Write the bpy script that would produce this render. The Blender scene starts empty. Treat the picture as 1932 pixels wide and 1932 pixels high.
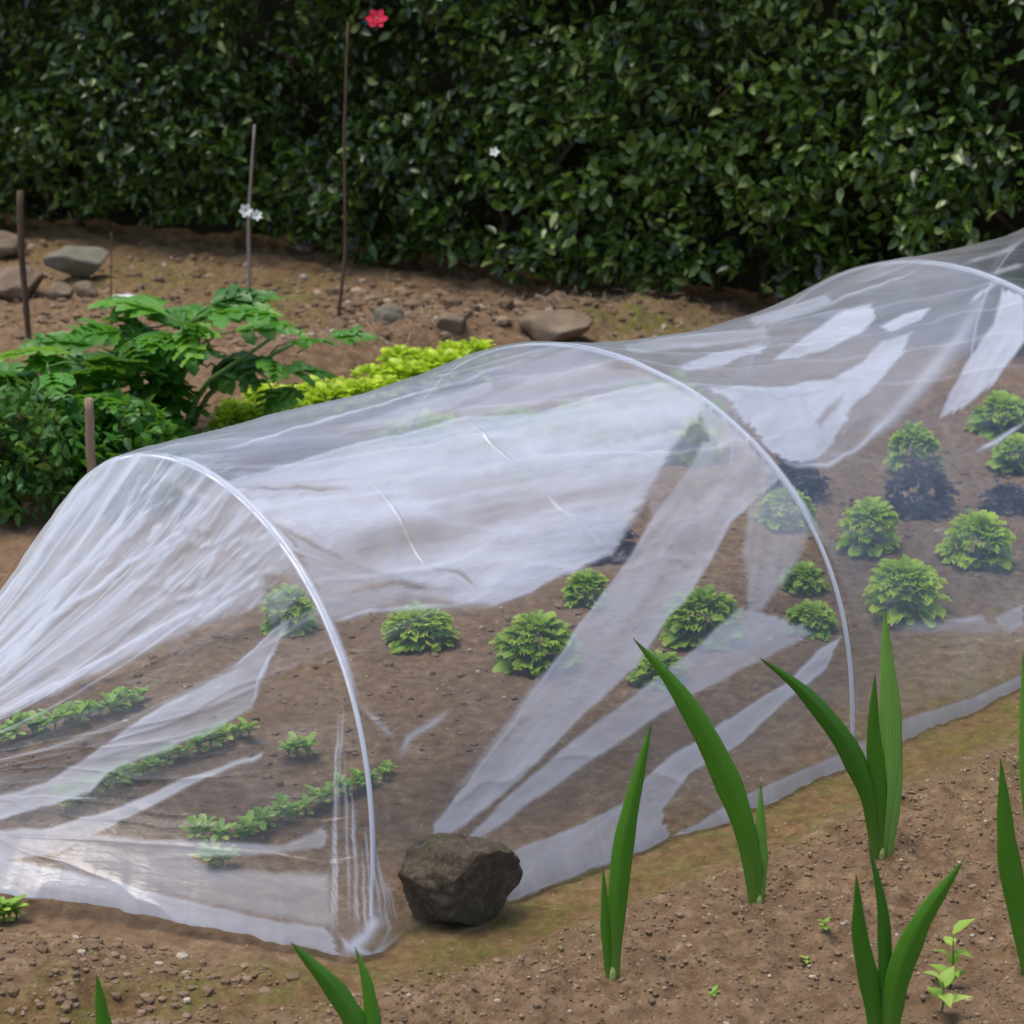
import bpy, math, random
import numpy as np
from mathutils import Vector, Matrix
random.seed(7); RNG = np.random.default_rng(7)
SC = bpy.context.scene; COL = SC.collection

# ------------------------------------------------------------------ camera, sky, sun, exposure
HFOV, PITCH, CAMH = 24.0, 17.0, 1.5
SUN_EL, SUN_AZ = 76.0, -92.0          # azimuth measured from +Y (away from camera), negative = left
cam = bpy.data.cameras.new('camera'); camo = bpy.data.objects.new('camera', cam); COL.objects.link(camo)
cam.sensor_width = 36; cam.lens = 18 / math.tan(math.radians(HFOV / 2)); cam.clip_end = 1000; cam.clip_start = .05
camo.location = (0, 0, CAMH); camo.rotation_euler = (math.radians(90 - PITCH), 0, 0)
cam.dof.use_dof = True; cam.dof.focus_distance = 3.6; cam.dof.aperture_fstop = 9
SC.camera = camo
W = bpy.data.worlds.new('World'); SC.world = W; W.use_nodes = True
nt = W.node_tree; sky = nt.nodes.new('ShaderNodeTexSky'); sky.sky_type = 'NISHITA'; sky.sun_disc = False
sky.sun_elevation = math.radians(SUN_EL); sky.sun_rotation = math.radians(SUN_AZ)
sky.air_density = 1.0; sky.dust_density = 2.5; sky.ozone_density = 1.0
bg = nt.nodes['Background']; nt.links.new(sky.outputs[0], bg.inputs[0]); bg.inputs[1].default_value = .15
sl = bpy.data.lights.new('sun', 'SUN'); slo = bpy.data.objects.new('sun', sl); COL.objects.link(slo)
sl.energy = 1.8; sl.angle = math.radians(26); sl.color = (1, .93, .83)
el, az = math.radians(SUN_EL), math.radians(SUN_AZ)
sd = Vector((math.sin(az) * math.cos(el), math.cos(az) * math.cos(el), math.sin(el)))
slo.rotation_euler = sd.to_track_quat('Z', 'Y').to_euler()
SC.view_settings.view_transform = 'Standard'; SC.view_settings.look = 'None'
SC.view_settings.exposure = 0.6; SC.view_settings.gamma = 1
SC.cycles.transparent_max_bounces = 24; SC.cycles.max_bounces = 8

# ------------------------------------------------------------------ measuring: photo units (1932 wide) <-> world
S = 1932.0; FP = S / 2 / math.tan(math.radians(HFOV / 2))
cF = np.array([0, math.cos(math.radians(PITCH)), -math.sin(math.radians(PITCH))]); cR = np.array([1., 0, 0]); cU = np.cross(cR, cF)
cO = np.array([0, 0, CAMH])
def ray(u, v):
    d = cF * FP + cR * (u - S / 2) - cU * (v - S / 2); return d / np.linalg.norm(d)
def G(u, v, z=0.0):
    d = ray(u, v); return cO + d * ((z - cO[2]) / d[2])
def proj(X):
    q = X - cO; z = q @ cF; return np.stack([S / 2 + FP * (q @ cR) / z, S / 2 - FP * (q @ cU) / z], -1)
def at_depth(u, v, y):                      # point seen at (u, v) whose world y is y
    d = ray(u, v); return cO + d * (y / d[1])

# ------------------------------------------------------------------ noise
def _h(i, j, k, seed):
    n = (i * 374761393 + j * 668265263 + k * 2147483647 + seed * 1274126177) & 0xffffffff
    n = ((n ^ (n >> 13)) * 1274126177) & 0xffffffff
    return ((n ^ (n >> 16)) & 0xffff) / 65535.0
def vnoise(x, y, z=None, seed=0):
    x = np.asarray(x, float); y = np.asarray(y, float)
    xi = np.floor(x).astype(np.int64); yi = np.floor(y).astype(np.int64); fx = x - xi; fy = y - yi
    fx = fx * fx * (3 - 2 * fx); fy = fy * fy * (3 - 2 * fy)
    def l2(k):
        a = _h(xi, yi, k, seed); b = _h(xi + 1, yi, k, seed); c = _h(xi, yi + 1, k, seed); d = _h(xi + 1, yi + 1, k, seed)
        return (a * (1 - fx) + b * fx) * (1 - fy) + (c * (1 - fx) + d * fx) * fy
    if z is None: return l2(0)
    z = np.asarray(z, float); zi = np.floor(z).astype(np.int64); fz = z - zi; fz = fz * fz * (3 - 2 * fz)
    return l2(zi) * (1 - fz) + l2(zi + 1) * fz
def fbm(x, y, oct=4, seed=0, z=None):
    s = 0; a = .5
    for o in range(oct):
        s = s + a * (vnoise(x * 2 ** o, y * 2 ** o, None if z is None else z * 2 ** o, seed + o * 17) - .5); a *= .5
    return s
def smooth(a, b, x):
    t = np.clip((x - a) / (b - a), 0, 1); return t * t * (3 - 2 * t)
def poly_sd(P, poly):                       # signed distance (positive inside) of points to a polygon
    poly = np.array(poly, float); d = np.full(len(P), 1e9); ins = np.zeros(len(P), bool)
    for a, b in zip(poly, np.roll(poly, -1, 0)):
        e = b - a; w = P - a; t = np.clip((w @ e) / (e @ e + 1e-9), 0, 1)
        d = np.minimum(d, np.hypot(*(w - t[:, None] * e).T))
        c = ((a[1] > P[:, 1]) != (b[1] > P[:, 1]))
        with np.errstate(divide='ignore', invalid='ignore'):
            xi = (b[0] - a[0]) * (P[:, 1] - a[1]) / (b[1] - a[1] + 1e-12) + a[0]
        ins ^= c & (P[:, 0] < xi)
    return np.where(ins, d, -d)
def line_d(P, pl):
    pl = np.array(pl, float); d = np.full(len(P), 1e9)
    for a, b in zip(pl[:-1], pl[1:]):
        e = b - a; w = P - a; t = np.clip((w @ e) / (e @ e + 1e-9), 0, 1)
        d = np.minimum(d, np.hypot(*(w - t[:, None] * e).T))
    return d
def along(pl, s):                           # resample a 2D/3D polyline at parameters s in 0..1
    pl = np.array(pl, float); L = np.r_[0, np.cumsum(np.linalg.norm(np.diff(pl, axis=0), axis=1))]; L /= L[-1]
    return np.stack([np.interp(s, L, pl[:, k]) for k in range(pl.shape[1])], -1)

# ------------------------------------------------------------------ mesh helpers
def mesh_obj(name, V, F, mat=None, parent=None, smooth_=True, uv=None, attrs=None):
    V = np.asarray(V, np.float32); F = np.asarray(F, np.int32); k = F.shape[1]
    me = bpy.data.meshes.new(name); me.vertices.add(len(V)); me.vertices.foreach_set('co', V.ravel())
    me.loops.add(F.size); me.loops.foreach_set('vertex_index', F.ravel())
    me.polygons.add(len(F)); me.polygons.foreach_set('loop_start', np.arange(len(F), dtype=np.int32) * k)
    me.polygons.foreach_set('use_smooth', np.full(len(F), smooth_))
    if uv is not None:
        l = me.uv_layers.new(name='UVMap'); l.data.foreach_set('uv', np.asarray(uv, np.float32)[F.ravel()].ravel())
    for n, a in (attrs or {}).items():
        t = me.attributes.new(n, 'FLOAT', 'POINT'); t.data.foreach_set('value', np.asarray(a, np.float32))
    me.update(calc_edges=True); me.validate()
    o = bpy.data.objects.new(name, me); COL.objects.link(o)
    if mat: me.materials.append(mat)
    if parent: o.parent = parent
    return o
def grid_faces(nu, nv, off=0):
    i, j = np.meshgrid(np.arange(nu - 1), np.arange(nv - 1), indexing='ij'); a = (i * nv + j).ravel() + off
    return np.stack([a, a + nv, a + nv + 1, a + 1], 1)
class MB:                                   # collects pieces with a per-point random value and uv
    def __init__(s): s.V = []; s.F = []; s.U = []; s.R = []; s.n = 0
    def add(s, V, F, U=None, r=0.):
        V = np.asarray(V, float); s.V.append(V); s.F.append(np.asarray(F) + s.n); s.n += len(V)
        s.U.append(np.zeros((len(V), 2)) if U is None else U); s.R.append(np.full(len(V), r) if np.isscalar(r) else r)
    def build(s, name, mat, parent=None, smooth_=True):
        return mesh_obj(name, np.concatenate(s.V), np.concatenate(s.F), mat, parent, smooth_, np.concatenate(s.U), {'rnd': np.concatenate(s.R)})
def tube(pts, rad, n=8, bump=0, seed=0):
    pts = np.asarray(pts, float); m = len(pts); rad = np.broadcast_to(rad, (m,)).astype(float)
    T = np.gradient(pts, axis=0); T /= np.linalg.norm(T, axis=1)[:, None] + 1e-9
    ref = np.array([0, 1., 0]) if abs(T[:, 1]).mean() < .8 else np.array([1., 0, 0])
    A = np.cross(T, ref); A /= np.linalg.norm(A, axis=1)[:, None] + 1e-9; B = np.cross(T, A)
    a = np.linspace(0, 2 * np.pi, n, endpoint=False)
    rr = rad[:, None] * (1 + bump * (vnoise(np.arange(m)[:, None] * .7 + seed, np.cos(a)[None] * 1.5 + 5, np.sin(a)[None] * 1.5 + 5 + 0 * rad[:, None], seed) - .5))
    V = pts[:, None] + rr[..., None] * (A[:, None] * np.cos(a)[None, :, None] + B[:, None] * np.sin(a)[None, :, None])
    V = V.reshape(-1, 3); i = np.arange(m - 1)[:, None] * n; j = np.arange(n)[None]; jn = (j + 1) % n
    F = np.stack([i + j, i + jn, i + n + jn, i + n + j], -1).reshape(-1, 4)
    U = np.stack([np.repeat(np.linspace(0, 1, m), n), np.tile(a / 6.283, m)], -1)
    c0, c1 = len(V), len(V) + 1                                   # end caps
    V = np.vstack([V, pts[0], pts[-1]]); U = np.vstack([U, [0, 0], [1, 0]])
    e = (m - 1) * n; j = np.arange(0, n, 2)
    F = np.vstack([F, np.stack([np.full(len(j), c0), (j + 2) % n, (j + 1) % n, j], 1), np.stack([np.full(len(j), c1), e + j, e + (j + 1) % n, e + (j + 2) % n], 1)])
    return V, F, U
def tag(o, label, cat, group=None, kind=None):
    if label: o['label'] = label
    if cat: o['category'] = cat
    if group: o['group'] = group
    if kind: o['kind'] = kind
    return o
def empty(name, loc, rz=0, sc=1):
    o = bpy.data.objects.new(name, None); COL.objects.link(o); o.location = [float(q) for q in loc]; o.rotation_euler = (0, 0, rz)
    o.scale = (sc, sc, sc); o.empty_display_size = .05; return o
def copy_tree(o, parent=None):
    c = o.copy(); COL.objects.link(c); c.parent = parent
    for ch in [q for q in SC.objects if q.parent == o]: copy_tree(ch, c)
    return c

# ------------------------------------------------------------------ materials
def mat(name):
    m = bpy.data.materials.new(name); m.use_nodes = True; n = m.node_tree; n.nodes.clear()
    out = n.nodes.new('ShaderNodeOutputMaterial'); return m, n, out
def N(n, t, **k):
    x = n.nodes.new('ShaderNode' + t)
    for a, b in k.items(): setattr(x, a, b)
    return x
def noise(n, vec, scale, detail=4, rough=.6):
    x = N(n, 'TexNoise'); x.inputs['Scale'].default_value = scale; x.inputs['Detail'].default_value = detail; x.inputs['Roughness'].default_value = rough
    if vec is not None: n.links.new(vec, x.inputs['Vector'])
    return x.outputs['Fac']
def ramp(n, fac, stops):
    x = N(n, 'ValToRGB'); cr = x.color_ramp
    while len(cr.elements) < len(stops): cr.elements.new(.5)
    for e, (p, c) in zip(cr.elements, stops): e.position = p; e.color = (*c, 1) if len(c) == 3 else c
    n.links.new(fac, x.inputs[0]); return x.outputs[0]
def mixc(n, fac, a, b, mode='MIX'):
    x = N(n, 'Mix', data_type='RGBA', blend_type=mode)
    for s, q in ((x.inputs[0], fac), (x.inputs[6], a), (x.inputs[7], b)):
        if isinstance(q, (int, float)): s.default_value = q
        elif isinstance(q, tuple): s.default_value = (*q, 1)
        else: n.links.new(q, s)
    return x.outputs[2]
def math_(n, op, a, b=None, clamp=False):
    x = N(n, 'Math', operation=op, use_clamp=clamp)
    for s, q in zip(x.inputs, (a, b)):
        if q is None: continue
        if isinstance(q, (int, float)): s.default_value = q
        else: n.links.new(q, s)
    return x.outputs[0]
def attr(n, name):
    x = N(n, 'Attribute'); x.attribute_name = name; return x.outputs['Fac']
def bump(n, h, strength, dist):
    x = N(n, 'Bump'); x.inputs['Strength'].default_value = strength; x.inputs['Distance'].default_value = dist
    n.links.new(h, x.inputs['Height']); return x.outputs[0]
def objco(n): return N(n, 'TexCoord').outputs['Object']

def leaf_mat(name, stops, rough=.45, trans=.3, back=None, spec=.5, veins=False, nscale=9):
    m, n, out = mat(name); r = attr(n, 'rnd'); c = ramp(n, r, stops)
    c = mixc(n, math_(n, 'MULTIPLY', noise(n, objco(n), nscale * 6, 3), .35), c, (.02, .03, .01), 'MIX') if nscale else c
    if veins:
        uv = N(n, 'UVMap').outputs[0]; sp = N(n, 'SeparateXYZ'); n.links.new(uv, sp.inputs[0])
        w = math_(n, 'SINE', math_(n, 'MULTIPLY', sp.outputs[1], 44.0)); w = math_(n, 'MULTIPLY_ADD', w, .5); w.node.inputs[2].default_value = .5
        c = mixc(n, math_(n, 'MULTIPLY', math_(n, 'MULTIPLY', w, noise(n, objco(n), 18, 3)), .5), c, (.03, .12, .012))
        c = mixc(n, ramp(n, sp.outputs[0], [(0, (.85, .85, .85)), (.16, (.25, .25, .25)), (.34, (0, 0, 0))]), c, (.2, .3, .06))
        tipn = ramp(n, sp.outputs[0], [(.94, (0, 0, 0)), (1, (.8, .8, .8))]); c = mixc(n, tipn, c, (.13, .10, .03))
    p = N(n, 'BsdfPrincipled'); n.links.new(c, p.inputs['Base Color']); p.inputs['Roughness'].default_value = rough
    p.inputs['Specular IOR Level'].default_value = spec
    if veins: n.links.new(bump(n, w, .12, .0006), p.inputs['Normal'])
    t = N(n, 'BsdfTranslucent'); n.links.new(mixc(n, .6, c, (.16, .26, .02), 'ADD') if back is None else c, t.inputs['Color'])
    x = N(n, 'MixShader'); x.inputs[0].default_value = trans; n.links.new(p.outputs[0], x.inputs[1]); n.links.new(t.outputs[0], x.inputs[2])
    n.links.new(x.outputs[0], out.inputs[0]); return m
def plain_mat(name, stops, scale, rough=.9, bs=.5, bd=.005, detail=6, spec=.3, stretch=None):
    m, n, out = mat(name); v = objco(n)
    if stretch:
        mp = N(n, 'Mapping'); mp.inputs['Scale'].default_value = stretch; n.links.new(v, mp.inputs[0]); v = mp.outputs[0]
    f = noise(n, v, scale, detail, .65); c = ramp(n, f, stops)
    p = N(n, 'BsdfPrincipled'); n.links.new(c, p.inputs['Base Color']); p.inputs['Roughness'].default_value = rough
    p.inputs['Specular IOR Level'].default_value = spec
    n.links.new(bump(n, noise(n, v, scale * 2.7, 6, .7), bs, bd), p.inputs['Normal']); n.links.new(p.outputs[0], out.inputs[0]); return m

M = {}
M['hedge'] = leaf_mat('hedge_leaf', [(0, (.012, .028, .004)), (.35, (.034, .076, .008)), (.65, (.076, .148, .016)), (.88, (.15, .25, .032)), (1, (.28, .36, .11))], .34, .16, spec=.55)
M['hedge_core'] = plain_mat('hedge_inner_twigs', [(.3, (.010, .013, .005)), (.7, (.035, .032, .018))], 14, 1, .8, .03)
M['twig'] = plain_mat('twig_bark', [(.3, (.05, .03, .02)), (.7, (.14, .09, .06))], 30, .9, stretch=(1, 1, .2))
M['twig_grey'] = plain_mat('weathered_wood', [(.3, (.14, .10, .085)), (.7, (.34, .28, .25))], 26, .9, stretch=(1, 1, .15))
M['wood_pale'] = plain_mat('pale_wood', [(.3, (.20, .135, .085)), (.7, (.38, .29, .19))], 22, .85, stretch=(1, 1, .12))
M['blade'] = leaf_mat('blade_leaf', [(0, (.045, .17, .014)), (.5, (.12, .32, .028)), (1, (.28, .50, .11))], .40, .42, spec=.4, veins=True, nscale=0)
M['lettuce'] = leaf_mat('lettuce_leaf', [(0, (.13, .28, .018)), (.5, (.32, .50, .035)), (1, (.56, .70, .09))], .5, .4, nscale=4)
M['lettuce_bright'] = leaf_mat('bright_lettuce_leaf', [(0, (.26, .44, .02)), (.5, (.50, .68, .03)), (1, (.72, .86, .07))], .5, .4, nscale=3)
M['lettuce_red'] = leaf_mat('red_lettuce_leaf', [(0, (.025, .012, .022)), (.5, (.06, .022, .045)), (1, (.11, .09, .05))], .5, .1, back=1)
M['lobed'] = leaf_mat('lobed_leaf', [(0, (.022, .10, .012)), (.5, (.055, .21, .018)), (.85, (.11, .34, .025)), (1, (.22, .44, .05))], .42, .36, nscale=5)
M['bushleaf'] = leaf_mat('bush_leaf', [(0, (.03, .10, .015)), (.6, (.07, .21, .03)), (.9, (.16, .30, .05)), (1, (.20, .10, .04))], .45, .28, nscale=5)
M['stem'] = plain_mat('green_stem', [(.3, (.06, .14, .03)), (.7, (.14, .24, .06))], 20, .6)
M['sheath'] = plain_mat('pale_sheath', [(.3, (.16, .24, .05)), (.7, (.34, .38, .14))], 40, .6)
M['seedling'] = leaf_mat('seedling_leaf', [(0, (.18, .36, .04)), (.5, (.32, .52, .06)), (1, (.5, .66, .14))], .5, .4, nscale=3)
M['straw'] = leaf_mat('straw', [(0, (.16, .10, .07)), (.5, (.30, .21, .15)), (1, (.48, .38, .28))], .85, .15, back=1, nscale=3)
M['stone_tan'] = plain_mat('tan_stone', [(.25, (.085, .06, .038)), (.5, (.17, .125, .085)), (.75, (.28, .22, .155))], 9, .9, .6, .01)
M['stone_grey'] = plain_mat('grey_mossy_stone', [(.25, (.09, .085, .055)), (.5, (.15, .14, .10)), (.75, (.22, .20, .16))], 7, .9, .6, .01)
M['stone_white'] = plain_mat('white_stone', [(.3, (.5, .5, .5)), (.7, (.75, .74, .72))], 12, .8, .3, .004)
M['petal_white'] = plain_mat('white_petal', [(.3, (.72, .72, .66)), (.7, (.85, .85, .80))], 30, .6, .2, .002)
M['petal_red'] = plain_mat('red_petal', [(.3, (.62, .02, .05)), (.7, (.80, .05, .11))], 30, .5, .2, .002)
# weight stone: rough dark brown concretion with pale grains and moss
m, n, out = mat('weight_stone'); v = objco(n)
c = ramp(n, noise(n, v, 55, 10, .8), [(.3, (.030, .020, .012)), (.47, (.12, .085, .05)), (.6, (.24, .18, .12)), (.74, (.5, .44, .34))])
c = mixc(n, ramp(n, noise(n, v, 9, 4), [(.48, (0, 0, 0)), (.66, (.75, .75, .75))]), c, (.09, .10, .025))
vo = N(n, 'TexVoronoi'); vo.inputs['Scale'].default_value = 150; n.links.new(v, vo.inputs['Vector'])
c = mixc(n, ramp(n, vo.outputs['Distance'], [(.0, (.9, .9, .9)), (.16, (0, 0, 0))]), c, (.42, .38, .3))
p = N(n, 'BsdfPrincipled'); n.links.new(c, p.inputs['Base Color']); p.inputs['Roughness'].default_value = .85
n.links.new(bump(n, noise(n, v, 48, 10, .85), 1, .02), p.inputs['Normal']); n.links.new(p.outputs[0], out.inputs[0]); M['weight'] = m
# hoop: white plastic rod
m, n, out = mat('white_rod'); p = N(n, 'BsdfPrincipled'); p.inputs['Base Color'].default_value = (.66, .66, .68, 1); p.inputs['Roughness'].default_value = .35
n.links.new(p.outputs[0], out.inputs[0]); M['rod'] = m
# soil: attributes  damp (ochre trench), moss, fine (inside tunnel)
def soil_color(n, v):
    a = noise(n, v, 3.2, 5, .6); b = noise(n, v, 38, 8, .72); d = noise(n, v, 130, 4, .6)
    c = ramp(n, b, [(.26, (.055, .029, .013)), (.42, (.155, .095, .050)), (.58, (.245, .163, .092)), (.74, (.42, .31, .20))])
    c = mixc(n, ramp(n, a, [(.35, (0, 0, 0)), (.65, (.5, .5, .5))]), c, (.175, .108, .066))
    o = ramp(n, b, [(.3, (.07, .038, .014)), (.5, (.165, .098, .040)), (.7, (.26, .17, .08))])
    c = mixc(n, attr(n, 'damp'), c, o)
    g = ramp(n, d, [(.3, (.05, .06, .01)), (.6, (.15, .16, .03)), (.8, (.26, .25, .06))])
    c = mixc(n, math_(n, 'MULTIPLY', attr(n, 'moss'), ramp(n, noise(n, v, 16, 5, .7), [(.42, (0, 0, 0)), (.60, (1, 1, 1))])), c, g)
    vo = N(n, 'TexVoronoi'); vo.inputs['Scale'].default_value = 55; vo.inputs['Randomness'].default_value = 1; n.links.new(v, vo.inputs['Vector'])
    fl = math_(n, 'MULTIPLY', ramp(n, vo.outputs['Distance'], [(.05, (1, 1, 1)), (.13, (0, 0, 0))]), ramp(n, noise(n, v, 21, 2), [(.5, (0, 0, 0)), (.58, (.8, .8, .8))]))
    c = mixc(n, fl, c, (.5, .44, .36))
    return c, b, d
m, n, out = mat('soil'); v = objco(n); c, b, d = soil_color(n, v)
p = N(n, 'BsdfPrincipled'); n.links.new(c, p.inputs['Base Color']); p.inputs['Roughness'].default_value = .95; p.inputs['Specular IOR Level'].default_value = .2
hh = math_(n, 'ADD', b, math_(n, 'MULTIPLY', d, .4)); n.links.new(bump(n, hh, .9, .012), p.inputs['Normal']); n.links.new(p.outputs[0], out.inputs[0]); M['soil'] = m
M['clod'] = leaf_mat('clod', [(0, (.15, .092, .052)), (.6, (.21, .138, .080)), (.93, (.29, .195, .125)), (.97, (.38, .31, .23)), (1, (.52, .44, .34))], .95, .0, back=1, nscale=6)
# polythene film
def film_mat():
    m, n, out = mat('polythene_film')
    h = attr(n, 'haze_glare'); uv = N(n, 'UVMap').outputs[0]
    mp = N(n, 'Mapping'); mp.inputs['Scale'].default_value = (2.2, 9, 1); n.links.new(uv, mp.inputs[0])
    nn = noise(n, mp.outputs[0], 3.0, 6, .6)
    h2 = math_(n, 'ADD', h, math_(n, 'MULTIPLY', math_(n, 'SUBTRACT', nn, .5), .16), True)
    fine = noise(n, objco(n), 22, 4, .6)
    bmp = bump(n, math_(n, 'ADD', nn, math_(n, 'MULTIPLY', fine, .12)), .40, .012)
    tr = N(n, 'BsdfTransparent'); tr.inputs[0].default_value = (.93, .95, .965, 1)
    di = N(n, 'BsdfDiffuse'); di.inputs[0].default_value = (.70, .735, .83, 1); n.links.new(bmp, di.inputs['Normal'])
    tl = N(n, 'BsdfTranslucent'); tl.inputs[0].default_value = (.70, .735, .83, 1); n.links.new(bmp, tl.inputs['Normal'])
    ml = N(n, 'MixShader'); ml.inputs[0].default_value = .42; n.links.new(di.outputs[0], ml.inputs[1]); n.links.new(tl.outputs[0], ml.inputs[2])
    m1 = N(n, 'MixShader'); n.links.new(h2, m1.inputs[0]); n.links.new(tr.outputs[0], m1.inputs[1]); n.links.new(ml.outputs[0], m1.inputs[2])
    gl = N(n, 'BsdfGlossy'); gl.inputs[0].default_value = (1, 1, 1, 1); gl.inputs['Roughness'].default_value = .30; n.links.new(bmp, gl.inputs['Normal'])
    ge = N(n, 'NewGeometry'); dp = N(n, 'VectorMath', operation='DOT_PRODUCT'); n.links.new(bmp, dp.inputs[0]); n.links.new(ge.outputs['Incoming'], dp.inputs[1])
    cs = math_(n, 'ABSOLUTE', dp.outputs['Value']); k = math_(n, 'POWER', math_(n, 'SUBTRACT', 1, cs, True), 3.0)
    fr = math_(n, 'MULTIPLY_ADD', k, .75, True); fr.node.inputs[2].default_value = .032
    m2 = N(n, 'MixShader'); n.links.new(fr, m2.inputs[0]); n.links.new(m1.outputs[0], m2.inputs[1]); n.links.new(gl.outputs[0], m2.inputs[2])
    n.links.new(m2.outputs[0], out.inputs[0]); return m
M['film'] = film_mat()

# ------------------------------------------------------------------ ground
HEM_SIDE = [(770, 1752), (985, 1693), (1200, 1610), (1400, 1537), (1590, 1452), (1720, 1390), (1830, 1343), (1932, 1298), (2120, 1190), (2400, 1060), (2700, 950)]
HEM_END = [(770, 1752), (722, 1796), (655, 1812), (570, 1795), (400, 1764), (200, 1736), (0, 1716), (-170, 1660), (-300, 1540)]
hs = np.array([G(*p)[:2] for p in HEM_SIDE]); he = np.array([G(*p)[:2] for p in HEM_END])
trench = np.array([G(*p)[:2] for p in [(-100, 1990), (250, 1905), (600, 1862), (850, 1800), (1050, 1712), (1400, 1580), (1620, 1480), (1932, 1340), (2300, 1150)]])
ridge = np.array([G(*p)[:2] for p in [(420, 735), (560, 705), (760, 655), (1000, 625), (1250, 600)]])
bedback = [G(*p)[:2] for p in [(-900, 1932 * .9), (-300, 1200), (0, 1020), (400, 900), (1000, 740), (1932, 600)]]
HB = [G(-600, 392)[:2], G(0, 446)[:2], G(500, 498)[:2], G(1000, 562)[:2], G(1400, 600)[:2], G(2100, 690)[:2], G(2700, 780)[:2]]
def ground_h(x, y):
    x = np.asarray(x, float); y = np.asarray(y, float); sh = x.shape; P = np.stack([x.ravel(), y.ravel()], 1)
    near = (P[:, 1] < 14) & (np.abs(P[:, 0]) < 8)
    z = np.zeros(len(P)); Q = P[near]; X, Y = Q.T
    dt = line_d(Q, trench)
    # which side of the trench: + on camera side
    ty = np.interp(X, trench[:, 0], trench[:, 1]); side = ty - Y
    bed = smooth(.02, .16, side)                              # planting bed in front
    q = -.004 + bed * (.030 + .03 * fbm(X * 3, Y * 3, 4, 3) + .032 * fbm(X * 11, Y * 11, 5, 9) + .040 * fbm(X * 34, Y * 34, 4, 31))
    q += (1 - bed) * (.028 * fbm(X * 7, Y * 7, 5, 5) + .020 * fbm(X * 30, Y * 30, 4, 6))
    lump = np.exp(-((X + .72) ** 2 / .09 + (Y - 2.78) ** 2 / .022)); q += lump * (.045 + .05 * fbm(X * 14, Y * 14, 5, 77))
    far = smooth(4.6, 6.0, Y + .5 * X); q += far * (.05 * fbm(X * 2.2, Y * 2.2, 5, 21) + .035 * fbm(X * 14, Y * 14, 4, 22))
    dr = line_d(Q, ridge); q += .075 * np.exp(-(dr / .13) ** 2) * (1 + .8 * fbm(X * 8, Y * 8, 3, 8))
    dh = np.minimum(line_d(Q, hs), line_d(Q, he)); k = np.exp(-(dh / .05) ** 2); q = q * (1 - k) + (-.006) * k
    z[near] = q
    return z.reshape(sh)
def gz(p): return float(ground_h(np.array([p[0]]), np.array([p[1]]))[0])
def GG(u, v):
    p = G(u, v); p[2] = gz(p); p = G(u, v, p[2]); p[2] = gz(p); return p
def spaced(dense, lim):
    a = [dense]
    g = []; x = dense[-1]; st = .05
    while x < lim: x += st; st *= 1.35; g.append(x)
    b = []; x = dense[0]; st = .05
    while x > -lim: x -= st; st *= 1.35; b.append(x)
    return np.r_[b[::-1], dense, g]
xs = spaced(np.r_[np.arange(-2.6, -1.1, .02), np.arange(-1.1, 1.1, .0065), np.arange(1.1, 2.8, .02)], 300)
ys = spaced(np.r_[np.arange(2.3, 4.2, .0065), np.arange(4.2, 9.6, .017)], 300)
XX, YY = np.meshgrid(xs, ys, indexing='ij'); ZZ = ground_h(XX, YY)
P2 = np.stack([XX.ravel(), YY.ravel()], 1); dt = line_d(P2, trench)
sidev = (np.interp(P2[:, 0], trench[:, 0], trench[:, 1]) - P2[:, 1])
wob = .05 * fbm(P2[:, 0] * 9, P2[:, 1] * 9, 3, 55)
damp = np.clip(smooth(.11, .02, np.abs(dt + wob)) * .75, 0, 1)
damp = np.maximum(damp, .35 * smooth(6.5, 7.6, P2[:, 1]))
moss = smooth(.15, .03, np.abs(dt + wob)) * .55
for (u, v, r, a) in ((280, 520, .22, 1.), (545, 560, .2, .9), (1190, 605, .2, 1.2), (60, 470, .3, .5), (1880, 1375, .16, .9), (690, 480, .2, .4)):
    c = G(u, v)[:2]; moss = np.maximum(moss, a * np.exp(-((P2[:, 0] - c[0]) ** 2 + ((P2[:, 1] - c[1]) * .6) ** 2) / r ** 2))
o = mesh_obj('ground', np.stack([XX.ravel(), YY.ravel(), ZZ.ravel()], 1), grid_faces(len(xs), len(ys)), M['soil'], attrs={'damp': damp, 'moss': np.clip(moss, 0, 1)})
o['kind'] = 'structure'

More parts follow.
